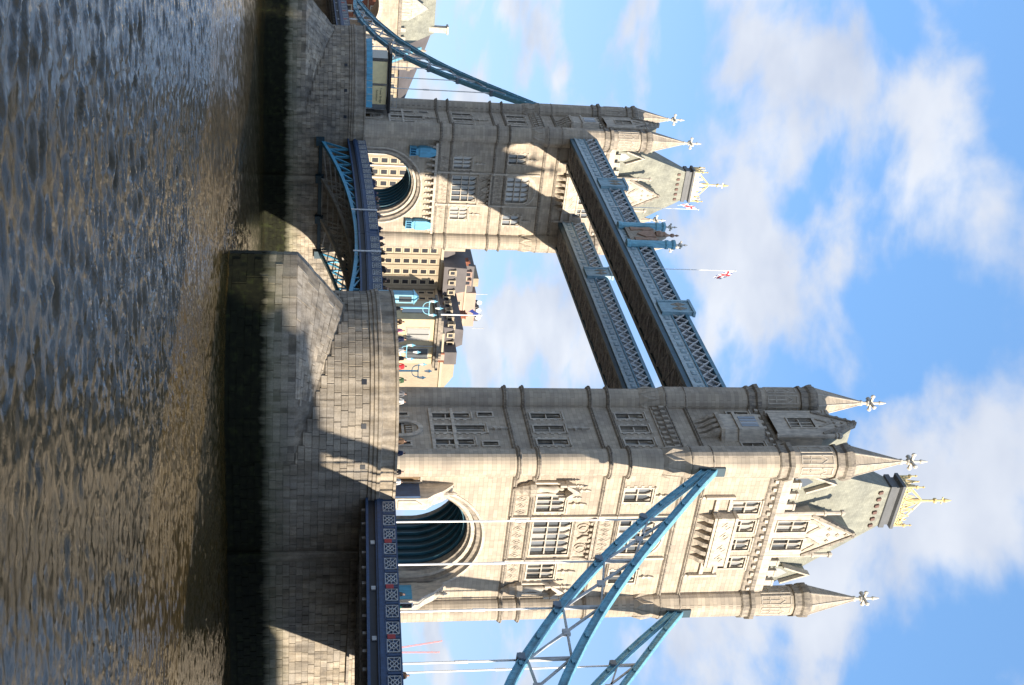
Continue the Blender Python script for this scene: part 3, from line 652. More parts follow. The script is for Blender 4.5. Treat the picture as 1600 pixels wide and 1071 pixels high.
    # ---- sides
    for face, fm in (('left', lf), ('right', rg)):
        show = face == 'left'; m = B()
        g1 = [(-2.55, -1.75, 18.7, 22.3), (-.55, .55, 18.7, 23.6), (1.75, 2.55, 18.7, 22.3), (-2.7, -2.1, 23.2, 24.6), (2.1, 2.7, 23.2, 24.6)]
        s1 = [(-2.6, -1.75, 28.45, 31.4), (-.5, .5, 28.45, 31.4), (1.75, 2.6, 28.45, 31.4)]; s2 = [(-2.6, -1.75, 37.1, 39.9), (-.5, .5, 37.1, 39.9), (1.75, 2.6, 37.1, 39.9)]
        s3 = [(-3.0, -2.3, 48.9, 51.1), (2.3, 3.0, 48.9, 51.1)]; door_ = [(-.95, .95, ROAD, 16.6)]; sm_ = [(-2.6, -2.1, 14.9, 16.3), (2.1, 2.6, 14.9, 16.3)]
        wall(m, fm, -4.6, 4.6, ROAD-.1, 53.3, g1+s1+s2+s3+door_+sm_ if show else []); m.build('wall', 'tower_stone', root)
        if not show: continue
        for a in g1[:3]: window(root, fm, *a, 2 if a[0] < 0 < a[1] else 1, (20.0, 20.8), detail=det)
        for a in g1[3:]+sm_: window(root, fm, *a, 1, (), detail=det, quoin=False, hood=False)
        for a in s1: window(root, fm, *a, 2 if a[0] < 0 < a[1] else 1, (30.0,), detail=det)
        for a in s2: window(root, fm, *a, 1 if a[0] > 0 or a[1] < 0 else 2, (38.5,), detail=det)
        for a in s3: window(root, fm, *a, 1, (50,), detail=det, quoin=False)
        for z in (18.35, 20.45):
            m = B(); m.fbox(fm, -3.3, 3.3, -.05, .14, z, z+.28); m.build('sill_band', 'dressed_stone', root)
        m = B(); A = arch_curve(1.35, 15.9, 1.75, ROAD, 14); Bc = arch_curve(.95, 15.9, 1.3, ROAD, 14)
        for i in range(len(A)-1): m.hexa([fm(*x) for x in ((A[i][0], -.3, A[i][1]), (A[i+1][0], -.3, A[i+1][1]), (Bc[i+1][0], -.3, Bc[i+1][1]), (Bc[i][0], -.3, Bc[i][1]), (A[i][0], .18, A[i][1]), (A[i+1][0], .18, A[i+1][1]), (Bc[i+1][0], .18, Bc[i+1][1]), (Bc[i][0], .18, Bc[i][1]))])
        m.build('door_surround', 'dressed_stone', root)
        m = B(); m.ext(fm, arch_curve(1.0, 15.9, 1.3, ROAD, 14), -.3, -.2); dr = m.build('door', 'wood_door', root)
        m = B()
        for k in range(4): m.fbox(fm, -.62+k*.36, -.46+k*.36, -.22, -.1, 16.0, 16.9)
        m.fbox(fm, -.95, .95, -.25, -.08, 15.6, 15.85); m.build('door_tracery', 'dressed_stone', dr)
        for z, h_ in ((24.0, 1.7), (31.8, 2.0)):
            m = B(); little_finial(m, fm, 0, z, h_); m.build('window_finial', 'dressed_stone', root)
        m = B(); m.fbox(fm, -3.7, 3.7, -.05, .12, 40.9, 41.1); mc = m.build('machicolation', 'carved_stone', root)
        for i in range(9):
            m = B(); u = -3.3+i*.825; m.fbox(fm, u-.16, u+.16, -.05, .5, 41.7, 42.25); m.fbox(fm, u-.16, u+.16, -.05, .3, 41.1, 41.7); m.build('corbel', 'carved_stone', mc)
        for i in range(4):
            u = -1.2+i*.8; m = B(); m.ext(lambda a, d, z: fm(d, a, z), [(-.05, 44.9), (.12, 44.9), (.35, 45.6), (.8, 46.3), (1.0, 46.9), (-.05, 46.9)], u-.22, u+.22); m.build('corbel', 'carved_stone', root)
        m = B(); pl = lambda z, e=0.: [fm(u, d, z) for u, d in ((-2.0-e, -.1), (-1.3-e, 1.0+e), (1.3+e, 1.0+e), (2.0+e, -.1))]
        m.loft([pl(46.9, .1), pl(47.25, .2), pl(47.25, 0), pl(48.7, 0), pl(48.7, .15), pl(49.0, .15)]); m.build('balcony', 'dressed_stone', root)
        m = B(); m.loft([pl(49.0), pl(51.4)]); bw = m.build('oriel', 'dressed_stone', root)
        for a in (-.85, .07):
            m = B(); m.fbox(fm, a, a+.33, .9, 1.04, 49.2, 51.0); m.build('pane', 'window_glass', bw); m = B(); m.fbox(fm, a+.42, a+.75, .9, 1.04, 49.2, 51.0); m.build('pane', 'window_glass', bw)
        gable(root, fm, 1.8, 52.7, 57.6, 61.6, .85, [(-.8, .8, 54.4, 57.0, 3, (55.6,))], det, 59.5)
    # ---- string courses and cornice run round everything
    def ringplan(e):
        P = []
        for sx, sy in ((-1, -1), (1, -1), (1, 1), (-1, 1)):
            pts = []
            for k in range(32):
                a = math.atan2(-sy, -sx)+2*math.pi*(k+.5)/32
                if sx*(sx*TX+1.35*math.cos(a)) > WX+.05 or sy*(sy*TY+1.35*math.sin(a)) > WY+.05:
                    pts.append((sx*TX+(1.3+e)*math.cos(a), sy*TY+(1.3+e)*math.sin(a)))
            # meet the flat walls
            x0, y0_ = pts[0]; x1, y1_ = pts[-1]
            if sx*sy > 0: P += [(sx*(WX+e), y0_-sy*.12)]+pts+[(x1-sx*.12, sy*(WY+e))]
            else: P += [(x0-sx*.12, sy*(WY+e))]+pts+[(sx*(WX+e), y1_-sy*.12)]
        return P
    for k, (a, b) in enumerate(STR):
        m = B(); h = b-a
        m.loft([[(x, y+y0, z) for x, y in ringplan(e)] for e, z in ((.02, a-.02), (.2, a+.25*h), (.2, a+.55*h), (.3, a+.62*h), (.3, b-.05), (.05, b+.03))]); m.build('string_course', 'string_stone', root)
    def octplan(e):
        P = []; a = 1.5+e; b = a*math.tan(math.pi/8); oc = [(a, b), (b, a), (-b, a), (-a, b), (-a, -b), (-b, -a), (b, -a), (a, -b)]
        for sx, sy in ((-1, -1), (1, -1), (1, 1), (-1, 1)):
            cx, cy = sx*TX, sy*TY
            pts = [(x, y) for x, y in oc if sx*x > .5 or sy*y > .5]
            pts.sort(key=lambda p: (math.atan2(p[1], p[0])-math.atan2(-sy, -sx)) % (2*math.pi))
            pts = [(cx+x, cy+y) for x, y in pts]
            if sx*sy > 0: P += [(sx*(WX+e), pts[0][1]-sy*.1)]+pts+[(pts[-1][0]-sx*.1, sy*(WY+e))]
            else: P += [(pts[0][0]-sx*.1, sy*(WY+e))]+pts+[(sx*(WX+e), pts[-1][1]-sy*.1)]
        return P
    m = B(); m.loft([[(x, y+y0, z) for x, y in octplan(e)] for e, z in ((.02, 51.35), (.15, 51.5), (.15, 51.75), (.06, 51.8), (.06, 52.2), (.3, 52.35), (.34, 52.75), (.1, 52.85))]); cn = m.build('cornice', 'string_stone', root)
    for i in range(17): m = B(); m.fbox(fr, -8+i-.2, -8+i+.2, .0, .34, 51.85, 52.2); m.build('cornice_block', 'dressed_stone', cn)
    for i in range(9): m = B(); m.fbox(lf, -4+i-.2, -4+i+.2, .0, .34, 51.85, 52.2); m.build('cornice_block', 'dressed_stone', cn)
    # ---- corner turrets
    for sx, sy in ((-1, -1), (1, -1), (1, 1), (-1, 1)):
        cx, cy = sx*TX, y0+sy*TY; n = 24
        circ = lambda r, z: [(cx+r*math.cos(6.28318*i/n), cy+r*math.sin(6.28318*i/n), z) for i in range(n)]
        def octr(a, z):
            P = []
            for i in range(n):
                t_ = 6.28318*i/n; k = round(t_/(math.pi/4))*math.pi/4; r = a/math.cos(t_-k); P.append((cx+r*math.cos(t_), cy+r*math.sin(t_), z))
            return P
        m = B(); m.loft([circ(1.3, ROAD-.1), circ(1.3, 39.9), octr(1.36, 42.0), octr(1.5, 42.4), octr(1.5, 57.2)])
        tu = m.build('turret', 'tower_stone', root)
        for k in range(4):      # broach stones where round turns to octagon
            a = math.pi/8+k*math.pi/2+(math.pi/4 if k % 2 else 0)
        m = B()
        for k in range(8):
            a = k*math.pi/4; ca, sa = math.cos(a), math.sin(a); w_ = .5
            p0 = Vector((cx+ca*1.30-sa*w_, cy+sa*1.30+ca*w_, 40.0)); p1 = Vector((cx+ca*1.30+sa*w_, cy+sa*1.30-ca*w_, 40.0)); p2 = Vector((cx+ca*1.42, cy+sa*1.42, 42.0)); p3 = Vector((cx+ca*1.62, cy+sa*1.62, 40.9)); p4 = Vector((cx+ca*1.1, cy+sa*1.1, 39.4))
            m.add([p0, p1, p2, p3, p4], [(0, 3, 2), (1, 2, 3), (0, 4, 3), (1, 3, 4)])
        m.build('broach', 'tower_stone', tu)
        m = B(); a8 = 1/math.cos(math.pi/8)
        m.lathe(cx, cy, [(1.5*a8, 57.15), (1.66*a8, 57.2), (1.66*a8, 57.45), (1.52*a8, 57.5), (1.52*a8, 58.0), (1.72*a8, 58.2), (1.8*a8, 58.5), (1.8*a8, 58.75), (1.6*a8, 58.85), (1.6*a8, 59.05), (1.5*a8, 59.05)], 8); m.build('turret_cornice', 'string_stone', tu)
        m = B(); m.lathe(cx, cy, [(1.48*a8, 59.0), (.2, 64.4)], 8); s_ = m.build('spire', 'tower_stone', tu)
        m = B(); a_ = 1.48*a8
        for i in range(8):
            t_ = 6.28318*i/8+math.pi/8; m.bar((cx+a_*math.cos(t_), cy+a_*math.sin(t_), 59.0), (cx+.2*math.cos(t_), cy+.2*math.sin(t_), 64.4), .1, .1)
        m.build('spire_rib', 'dressed_stone', s_)
        m = B(); finial(m, cx, cy, 64.3, 3.1, .21); m.build('finial', 'dressed_stone' if False else 'white_stone', s_)
        m = B()
        for k in range(8):
            a = k*math.pi/4; d_ = Vector((math.cos(a), math.sin(a), 0)); t_ = Vector((-math.sin(a), math.cos(a), 0)); c_ = Vector((cx, cy, 0))+d_*1.5
            for p, q in (((-.42, 53.6), (-.42, 56.8)), ((.42, 53.6), (.42, 56.8)), ((-.42, 56.8), (.42, 56.8)), ((-.42, 53.6), (.42, 53.6)), ((-.3, 54.5), (.3, 54.5)), ((0, 53.6), (0, 55.6)), ((-.42, 55.6), (0, 56.3)), ((.42, 55.6), (0, 56.3))):
                m.bar(c_+t_*p[0]+Vector((0, 0, p[1])), c_+t_*q[0]+Vector((0, 0, q[1])), .1, .1, d_)
        m.build('blind_tracery', 'dressed_stone', tu)
    # ---- roof
    m = B(); ring = lambda a, b, z: [(-a, y0-b, z), (a, y0-b, z), (a, y0+b, z), (-a, y0+b, z)]
    m.loft([ring(8.6, 4.7, 52.9), ring(2.55, .95, 67.2)]); rf = m.build('roof', 'slate', root)
    m = B(); m.loft([ring(2.5, .9, 67.1), ring(2.75, 1.1, 67.25), ring(2.75, 1.1, 67.8), ring(2.5, .9, 67.9), ring(2.5, .9, 68.3), ring(2.85, 1.2, 68.5), ring(2.85, 1.2, 68.85)]); m.build('roof_platform', 'lead', rf)
    for i in range(6):
        u = -2.2+i*.88; m = B(); m.fbox(lambda a, d, z: (a, y0-1.0-(67.2-z)*.264-d, z), u-.17, u+.17, -.1, .16, 65.8, 66.3); m.build('roof_ornament', 'red_ornament', rf)
    m = B(); rg_ = ring(2.6, .95, 0)
    for i in range(4):
        p, q = Vector(rg_[i]), Vector(rg_[(i+1) % 4]); n_ = 6 if i % 2 == 0 else 3
        m.bar(p+Vector((0, 0, 68.95)), q+Vector((0, 0, 68.95)), .1, .22); m.bar(p+Vector((0, 0, 69.3)), q+Vector((0, 0, 69.3)), .09, .12)
        for k in range(n_):
            a = p.lerp(q, k/n_); b = p.lerp(q, (k+1)/n_); c_ = (a+b)/2
            # the cresting rises to the middle of each side
            f = 1-abs((k+.5)/n_*2-1); top = 69.7+1.1*f
            m.bar(a+Vector((0, 0, 68.9)), c_+Vector((0, 0, top)), .09, .12); m.bar(b+Vector((0, 0, 68.9)), c_+Vector((0, 0, top)), .09, .12); m.bar(c_+Vector((0, 0, 68.9)), c_+Vector((0, 0, top+.1)), .06, .06)
        m.lathe(p.x, p.y, [(.1, 68.85), (.1, 70.0), (.2, 70.1), (.2, 70.3), (.08, 70.4), (.07, 70.8), (.14, 70.9), (.03, 71.1)], 6)
    for i in range(4):
        p = Vector(rg_[i]); m.bar(p+Vector((0, 0, 69.2)), (0, y0, 72.0), .12, .14)
    m.lathe(0, y0, [(.3, 68.9), (.3, 71.4), (.16, 71.8), (.13, 73.2), (.3, 73.35), (.3, 73.55), (.12, 73.7), (.12, 74.4), (.24, 74.55), (.2, 74.8), (.03, 75.4)], 8)
    m.bar((-.45, y0, 74.3), (.45, y0, 74.3), .1, .12); m.build('gilded_crown', 'gold', rf)
    # ---- road passage: dark steel vault with blue ribs
    m = B(); c_ = arch_curve(4.75, SP, 4.65, ROAD-.1)
    for i in range(len(c_)-1): m.add([(c_[i][0], y0-3.3, c_[i][1]), (c_[i+1][0], y0-3.3, c_[i+1][1]), (c_[i+1][0], y0+3.3, c_[i+1][1]), (c_[i][0], y0+3.3, c_[i][1])], [(0, 1, 2, 3)])
    m.build('vault', 'teal_dark', root)
    for k in range(7):
        yy = y0-3.1+k*1.03; ca, cb_ = arch_curve(4.74, SP, 4.62, ROAD), arch_curve(4.45, SP, 4.35, ROAD); m = B()
        for i in range(len(ca)-1): m.hexa([(ca[i][0], yy-.06, ca[i][1]), (ca[i+1][0], yy-.06, ca[i+1][1]), (cb_[i+1][0], yy-.06, cb_[i+1][1]), (cb_[i][0], yy-.06, cb_[i][1]), (ca[i][0], yy+.06, ca[i][1]), (ca[i+1][0], yy+.06, ca[i+1][1]), (cb_[i+1][0], yy+.06, cb_[i+1][1]), (cb_[i][0], yy+.06, cb_[i][1])])
        m.build('vault_rib', 'rib_teal', root)
    for s in (-1, 1):
        m = B(); m.box(min(s*4.05, s*4.3), max(s*4.05, s*4.3), y0-5.0, y0+5.0, ROAD-.05, 15.0)
        for k in range(9): m.box(min(s*3.98, s*4.05), max(s*3.98, s*4.05), y0-5+k*1.22, y0-4.86+k*1.22, ROAD, 15.0)
        m.box(min(s*3.95, s*4.4), max(s*3.95, s*4.4), y0-5.05, y0+5.05, 15.0, 15.12)
        m.build('guard_panel', 'light_blue', root)
    return root
plain('white_stone', (.62, .57, .48), .75, .12, 3)
plain('red_ornament', (.16, .09, .07), .7, .2, 3)
near_tower = tower(0, 'nearer stone tower with sunlit road arch, suspension chains fixed to its turrets', True)
far_tower = tower(D, 'farther stone tower across the bascules, half in shadow under the high walkways', False)

# ------------------------------------------------------------------ high-level walkways
def share(name, me, parent, loc, rot=None, mat=None, scale=None):
    o = bpy.data.objects.new(name, me); col.objects.link(o); o.parent = parent; o.location = Vector(loc)-ORG[parent.name]; ORG[o.name] = ORG[parent.name]
    if rot: o.rotation_euler = rot
    if scale: o.scale = scale
    return o
def mesh_of(m, name, mat):
    me = bpy.data.meshes.new(name); me.from_pydata(m.v, [], m.f)
    for q in (mat if isinstance(mat, (list, tuple)) else [mat]): me.materials.append(MATS[q])
    if isinstance(mat, (list, tuple)): me.polygons.foreach_set('material_index', m.mi)
    return me
W0, W1 = 6.3, D-6.3
BAYS = 48; BW = (W1-W0)/BAYS
m = B(); m.bar((0, -BW/2, -.78), (0, BW/2, .78), .09, .2, (1, 0, 0)); m.bar((.05, -BW/2, .78), (.05, BW/2, -.78), .09, .2, (1, 0, 0)); m.bar((.08, 0, -.16), (.08, 0, .16), .1, .34, (1, 0, 0))
LAT = mesh_of(m, 'lattice_cross', 'lattice_white')
m = B(); m.box(-.04, .04, -.42, .42, -.3, .3); m.cur = 1; m.box(-.06, .06, -.26, .26, -.13, .13); BANDP = mesh_of(m, 'band_panel', ['band_blue', 'pale_blue'])
def walkway(s, label):
    xo, xi = s*9.6, s*4.75; xa, xb = min(xo, xi), max(xo, xi)
    root = empty('high_walkway', (s*7.2, D/2, 46.0), label, 'walkway')
    m = B(); m.box(xa+.35, xb-.35, W0, W1, 46.12, 46.25); m.build('soffit', 'soffit_brown', root)
    br = B(); n = 24
    for i in range(n):
        a, b = W0+(W1-W0)*i/n, W0+(W1-W0)*(i+1)/n
        br.bar((xa+.3, a, 46.02), (xb-.3, a, 46.02), .22, .22); br.bar((xa+.4, a, 46.04), (xb-.4, b, 46.04), .1, .14); br.bar((xb-.4, a, 46.0), (xa+.4, b, 46.0), .1, .14)
        for k in range(3): br.bar((xa+.3, a+(k+.5)*(b-a)/3, 46.1), (xb-.3, a+(k+.5)*(b-a)/3, 46.1), .06, .1)
    br.build('bracing', 'soffit_brown', root)
    for x, outer in ((xo, True), (xi, False)):
        sg = 1 if (x > 0) == outer else -1
        sg = (s if outer else -s)
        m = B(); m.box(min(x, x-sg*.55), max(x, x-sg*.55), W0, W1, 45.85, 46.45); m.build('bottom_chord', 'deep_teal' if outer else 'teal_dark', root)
        m = B(); m.box(min(x, x-sg*.3), max(x, x-sg*.3), W0, W1, 46.45, 47.95); m.box(min(x+sg*.16, x), max(x+sg*.16, x), W0, W1, 46.45, 46.62); m.box(min(x+sg*.08, x), max(x+sg*.08, x), W0, W1, 46.62, 46.8); m.build('side_band', 'pale_blue', root)
        m = B(); m.box(min(x+sg*.1, x-sg*.3), max(x+sg*.1, x-sg*.3), W0, W1, 47.95, 48.13); m.build('middle_chord', 'steel_blue', root)
        m = B(); m.box(min(x+sg*.12, x-sg*.4), max(x+sg*.12, x-sg*.4), W0, W1, 49.68, 50.1); m.build('top_chord', 'steel_blue', root)
        m = B(); m.box(min(x-sg*.45, x-sg*.55), max(x-sg*.45, x-sg*.55), W0, W1, 48.0, 49.8); m.build('glazing', 'window_glass', root)
        seen = outer if s < 0 else not outer
        if seen:
            for i in range(BAYS):
                y = W0+BW*(i+.5)
                share('lattice_cross', LAT, root, (x, y, 48.9), (0, 0, 0 if sg > 0 else math.pi))
                share('band_panel', BANDP, root, (x+sg*.02, y, 47.35))
        else:
            m = B()
            for i in range(BAYS):
                y = W0+BW*(i+.5); m.bar((x, y-BW/2, 48.12), (x, y+BW/2, 49.68), .09, .2, (1, 0, 0)); m.bar((x, y-BW/2, 49.68), (x, y+BW/2, 48.12), .09, .2, (1, 0, 0))
            m.build('lattice', 'grey_white', root, kind='stuff')
    m = B(); m.loft([[(xa+.1, W0, 50.1), (xb-.1, W0, 50.1), ((xa+xb)/2, W0, 50.75)], [(xa+.1, W1, 50.1), (xb-.1, W1, 50.1), ((xa+xb)/2, W1, 50.75)]]); m.build('roof', 'lead', root)
    x = xo if s < 0 else xi
    for yq in (D/2-17.6, D/2+17.6):     # ornamental panels
        m = B(); X0 = x-.25
        m.box(X0-.12, X0+.3, yq-1.3, yq+1.3, 46.9, 50.6); m.box(X0-.28, X0+.4, yq-1.55, yq+1.55, 50.6, 50.9); m.box(X0-.22, X0+.35, yq-1.4, yq-1.1, 46.9, 50.6); m.box(X0-.22, X0+.35, yq+1.1, yq+1.4, 46.9, 50.6)
        p_ = m.build('ornamental_panel', 'ornament_blue', root)
        m = B(); carved(m, lambda u, d, z: (X0-.12-d, yq+u, z), -.9, .9, 48.2, 50.3, 0, 2); m.build('panel_relief', 'carved_stone', p_)
    if s < 0:
        for yq in (D/2-2.6+1.2, D/2+2.6+1.2):
            m = B(); m.lathe(x-.3, yq, [(.62, 46.6), (.62, 47.0), (.5, 47.1), (.5, 51.6), (.62, 51.8), (.62, 52.1), (.5, 52.15), (.5, 52.5), (.66, 52.7), (.66, 53.0), (.2, 53.1)], 10); pl_ = m.build('crest_pillar', 'sky_blue', root)
            m = B(); finial(m, x-.3, yq, 53.05, 1.7, .13); m.build('finial', 'white_stone', pl_)
        yq = D/2+1.2; m = B(); fmx = lambda u, d, z: (x-.2-d, yq-u, z)
        m.ext(fmx, [(-2.1, 47.4), (2.1, 47.4), (2.1, 51.0), (1.3, 51.5), (.5, 52.4), (-.5, 52.4), (-1.3, 51.5), (-2.1, 51.0)], -.1, .18); cr_ = m.build('coat_of_arms', 'carved_stone', root)
        m = B(); m.ext(fmx, [(-.85, 51.0), (.85, 51.0), (.85, 49.6), (0, 48.6), (-.85, 49.6)], .1, .36)
        for sg in (-1, 1):
            m.ext(fmx, [(sg*1.0, 48.0), (sg*1.9, 48.0), (sg*1.75, 49.5), (sg*1.95, 50.6), (sg*1.4, 51.2), (sg*1.0, 50.2), (sg*1.25, 49.2)], .1, .34)
        m.lathe(x-.35, yq, [(.5, 51.1), (.62, 51.6), (.45, 52.0), (.5, 52.3), (.2, 52.7), (.12, 53.0), (.26, 53.25), (.26, 53.5), (.08, 53.7), (.16, 54.0), (.03, 54.3)], 8); m.build('shield_and_crown', 'terracotta', cr_)
    return root
plain('terracotta', (.42, .27, .19), .8, .3, 3, bumps=.6)
walkway(-1, 'high walkway nearer the camera, with coat of arms and blue pillars at mid length')
walkway(1, 'high walkway on the far side, plain lattice without coat of arms')

# ------------------------------------------------------------------ decks
m = B(); w_, h_ = .62, .46
for a, b in (((-w_, -h_), (w_, -h_)), ((w_, -h_), (w_, h_)), ((w_, h_), (-w_, h_)), ((-w_, h_), (-w_, -h_)), ((-w_, -h_), (w_, h_)), ((-w_, h_), (w_, -h_))): m.bar((0, a[0], a[1]), (0, b[0], b[1]), .05, .11, (1, 0, 0))
for k in range(8):
    a0, a1 = k*math.pi/4, (k+1)*math.pi/4; m.bar((0, .3*math.cos(a0), .3*math.sin(a0)), (0, .3*math.cos(a1), .3*math.sin(a1)), .06, .1, (1, 0, 0))
for k in range(4):
    a0 = k*math.pi/2; m.bar((0, .3*math.cos(a0), .3*math.sin(a0)), (0, .62*math.cos(a0), .46*math.sin(a0)), .05, .09, (1, 0, 0))
PANEL = mesh_of(m, 'parapet_panel', 'grey_white')
m = B(); m.box(-.05, .05, -.22, .22, -.3, .3); REDP = mesh_of(m, 'red_plate', 'red_paint')
m = B(); m.box(-.05, .05, -.2, .2, -.17, .17); JOINT = mesh_of(m, 'joint_plate', 'grey_white')
def slab(m, y0, y1, zf, a, b, x0, x1, n=8):      # a strip that follows the deck line zf(y)
    for i in range(n):
        ya, yb = y0+(y1-y0)*i/n, y0+(y1-y0)*(i+1)/n; za, zb = zf(ya), zf(yb)
        m.hexa([(x0, ya, za+a), (x1, ya, za+a), (x1, yb, zb+a), (x0, yb, zb+a), (x0, ya, za+b), (x1, ya, za+b), (x1, yb, zb+b), (x0, yb, zb+b)])
def deck_edges(root, y0, y1, zf, mat, pitch, panels, red, side_x=9.55):
    for s in (-1, 1):
        x = s*side_x; o = lambda e0, e1: (min(x+s*e0, x+s*e1), max(x+s*e0, x+s*e1))
        m = B(); slab(m, y0, y1, zf, -1.35, -.05, *o(-.12, .0)); slab(m, y0, y1, zf, -.13, .0, *o(-.2, .12)); slab(m, y0, y1, zf, -1.2, -1.1, *o(-.1, .1)); pw = m.build('parapet', mat, root)
        m = B(); slab(m, y0, y1, zf, -1.62, -1.36, *o(-.4, .24)); slab(m, y0, y1, zf, -1.78, -1.62, *o(-.4, .12)); slab(m, y0, y1, zf, -2.58, -2.36, *o(-.4, .22)); slab(m, y0, y1, zf, -1.36, -1.12, *o(-.4, .06)); m.build('edge_girder', mat, root)
        m = B(); slab(m, y0, y1, zf, -2.37, -1.7, *o(-.42, -.1)); m.build('girder_web', 'dark_recess', root)
        if s < 0 and panels:
            k = 0; y = panels[0]; st = panels[1]
            while min(y0, y1)+.6 < y < max(y0, y1)-.6 and k < panels[2]:
                z = zf(y); sl = math.atan((zf(y+.5)-zf(y-.5)))
                share('parapet_panel', PANEL, pw, (x-.06, y, z-.62), (sl, 0, 0))
                yy = y+st/2; m = B(); m.box(x-.1, x+.02, yy-.1, yy+.1, zf(yy)-1.15, zf(yy)-.1); m.build('parapet_post', mat, pw)
                if red and k % 3 == 2:
                    share('red_plate', REDP, pw, (x-.1, yy, zf(yy)-.75)); share('joint_plate', JOINT, pw, (x+.02, yy, zf(yy)-2.03))
                k += 1; y += st
def span(y0, y1, z0, z1, label, far):
    zf = lambda y: z0+(z1-z0)*(y-y0)/(y1-y0)
    root = empty('side_span', (0, (y0+y1)/2, 13), label, 'bridge deck')
    m = B(); slab(m, y0, y1, zf, -1.45, -1.25, -9.2, 9.2); m.build('footway', 'paving', root)
    m = B(); slab(m, y0, y1, zf, -1.24, -1.2, -5.2, 5.2); m.build('roadway', 'asphalt', root)
    m = B(); n = int(abs(y1-y0)/1.8)
    for i in range(n):
        y = y0+(y1-y0)*(i+.5)/n; m.box(-9.2, 9.2, y-.15, y+.15, zf(y)-2.9, zf(y)-1.46)
    for x in (-6, -2, 2, 6): slab(m, y0, y1, zf, -3.0, -1.46, x-.15, x+.15)
    m.build('floor_beams', 'soffit_brown', root)
    sg = 1 if y1 > y0 else -1
    deck_edges(root, y0, y1, zf, 'deep_blue', 5.4, (y0+sg*1.05, sg*1.8, 45), True)
    return zf
ZN = span(-PR-.2, -92.5, 14.4, 12.3, 'near side span with dark blue parapet of white lattice panels', False)
ZF = span(D+PR+.2, D+92.5, 14.4, 12.3, 'far side span running to the distant gatehouse', True)
BP0, BP1 = PR+.25, D-PR-.25; MID = D/2
def zb(y): return 14.45+.75*(1-((y-MID)/(MID-BP0))**2)
def leaf(y0, y1, label):
    root = empty('bascule_leaf', (0, y0, 9), label, 'bascule', 'raised-roadway leaves between the piers')
    m = B(); slab(m, y0, y1, zb, -1.3, -1.02, -9.2, 9.2); m.build('footway', 'paving', root)
    m = B(); slab(m, y0, y1, zb, -1.015, -.99, -5.2, 5.2); m.build('roadway', 'asphalt', root)
    sg = 1 if y1 > y0 else -1; Ln = abs(y1-y0)
    low = lambda f: 8.3+(12.4-8.3)*(1-(1-f)**1.9)
    for gi, x in enumerate((-9.1, -3.3, 3.3, 9.1)):
        mt = 'light_blue' if gi in (0, 3) else 'girder_grey'
        m = B(); n = 16
        for i in range(n):
            f0, f1 = i/n, (i+1)/n; m.bar((x, y0+sg*Ln*f0, low(f0)), (x, y0+sg*Ln*f1, low(f1)), .55, .42, (0, 0, 1))
        g = m.build('arched_girder', mt, root)
        nb = 11
        for i in range(nb):
            f0, f1 = i/nb, (i+1)/nb; fm_ = (f0+f1)/2; y_a, y_b, y_m = (y0+sg*Ln*f for f in (f0, f1, fm_))
            if zb(y_m)-2.5-low(fm_) < .35: continue
            m = B(); m.bar((x, y_a, low(f0)), (x, y_b, zb(y_b)-2.4), .2, .26, (1, 0, 0)); m.bar((x, y_b, low(f1)), (x, y_b, zb(y_b)-2.4), .26, .2, (0, 1, 0)); m.build('girder_brace', mt, g)
    m = B(); n = 16
    for i in range(n):
        y = y0+sg*Ln*(i+.5)/n; m.box(-9, 9, y-.14, y+.14, zb(y)-2.3, zb(y)-1.46)
    for i in range(9):
        f = i/9; m.bar((-9, y0+sg*Ln*f, low(f)+.1), (-3.3, y0+sg*Ln*(f+.1), low(min(1, f+.1))+.1), .14, .14); m.bar((9, y0+sg*Ln*f, low(f)+.1), (3.3, y0+sg*Ln*(f+.1), low(min(1, f+.1))+.1), .14, .14); m.bar((-3.3, y0+sg*Ln*f, low(f)+.1), (3.3, y0+sg*Ln*f, low(f)+.1), .14, .14)
    m.build('floor_beams', 'girder_grey', root)
    deck_edges(root, y0, y1, zb, 'deep_blue', 4, (y0+sg*.95, sg*1.72, 17), False)
    m = B()
    for x in (-9.2, -3.3, 3.3, 9.2): m.box(x-.6, x+.6, min(y0-sg*.2, y0+sg*.5), max(y0-sg*.2, y0+sg*.5), 7.4, 8.6)
    m.box(-9, 9, min(y0-sg*.15, y0+sg*.15), max(y0-sg*.15, y0+sg*.15), 7.8, 8.3)
    m.build('pivot_bearing', 'teal_dark', root)
    for yq in ((y0+sg*Ln*.8,) if sg < 0 else (y0+sg*Ln*.82,)):
        m = B(); m.box(-9.92, -9.8, yq-.09, yq+.09, zb(yq)-3.3, zb(yq)+.05); m.build('gauge_board', 'white_paint', root)
leaf(BP1, MID+.04, 'bascule leaf hinged on the farther pier, light blue arched girder showing'); leaf(BP0, MID-.04, 'bascule leaf hinged on the nearer pier, mostly behind its cutwater')

# ------------------------------------------------------------------ suspension chains
UPP = [(0, 45.0), (2.2, 42.9), (6.2, 39.55), (9.5, 36.75), (12.6, 34.2), (15.6, 31.95), (19.9, 28.95), (25.0, 25.95), (33.6, 21.9), (43.6, 18.5), (51.6, 16.5), (56.5, 15.5)]
LOW = [(0, 44.2), (.8, 43.4), (3.7, 39.9), (6.7, 36.7), (9.9, 33.5), (13.3, 30.4), (17.5, 26.9), (23.2, 22.95), (25.4, 21.6), (33.6, 18.3), (43.6, 15.7), (51.6, 14.7), (56.5, 14.9)]
def ci(T, d): return float(np.interp(d, [p[0] for p in T], [p[1] for p in T]))
def smooth_curve(T, n=44):
    ds = np.linspace(0, 56.5, n); zs = np.interp(ds, [p[0] for p in T], [p[1] for p in T])
    for _ in range(2): zs[1:-1] = (zs[:-2]+2*zs[1:-1]+zs[2:])/4
    return list(zip(ds, zs))
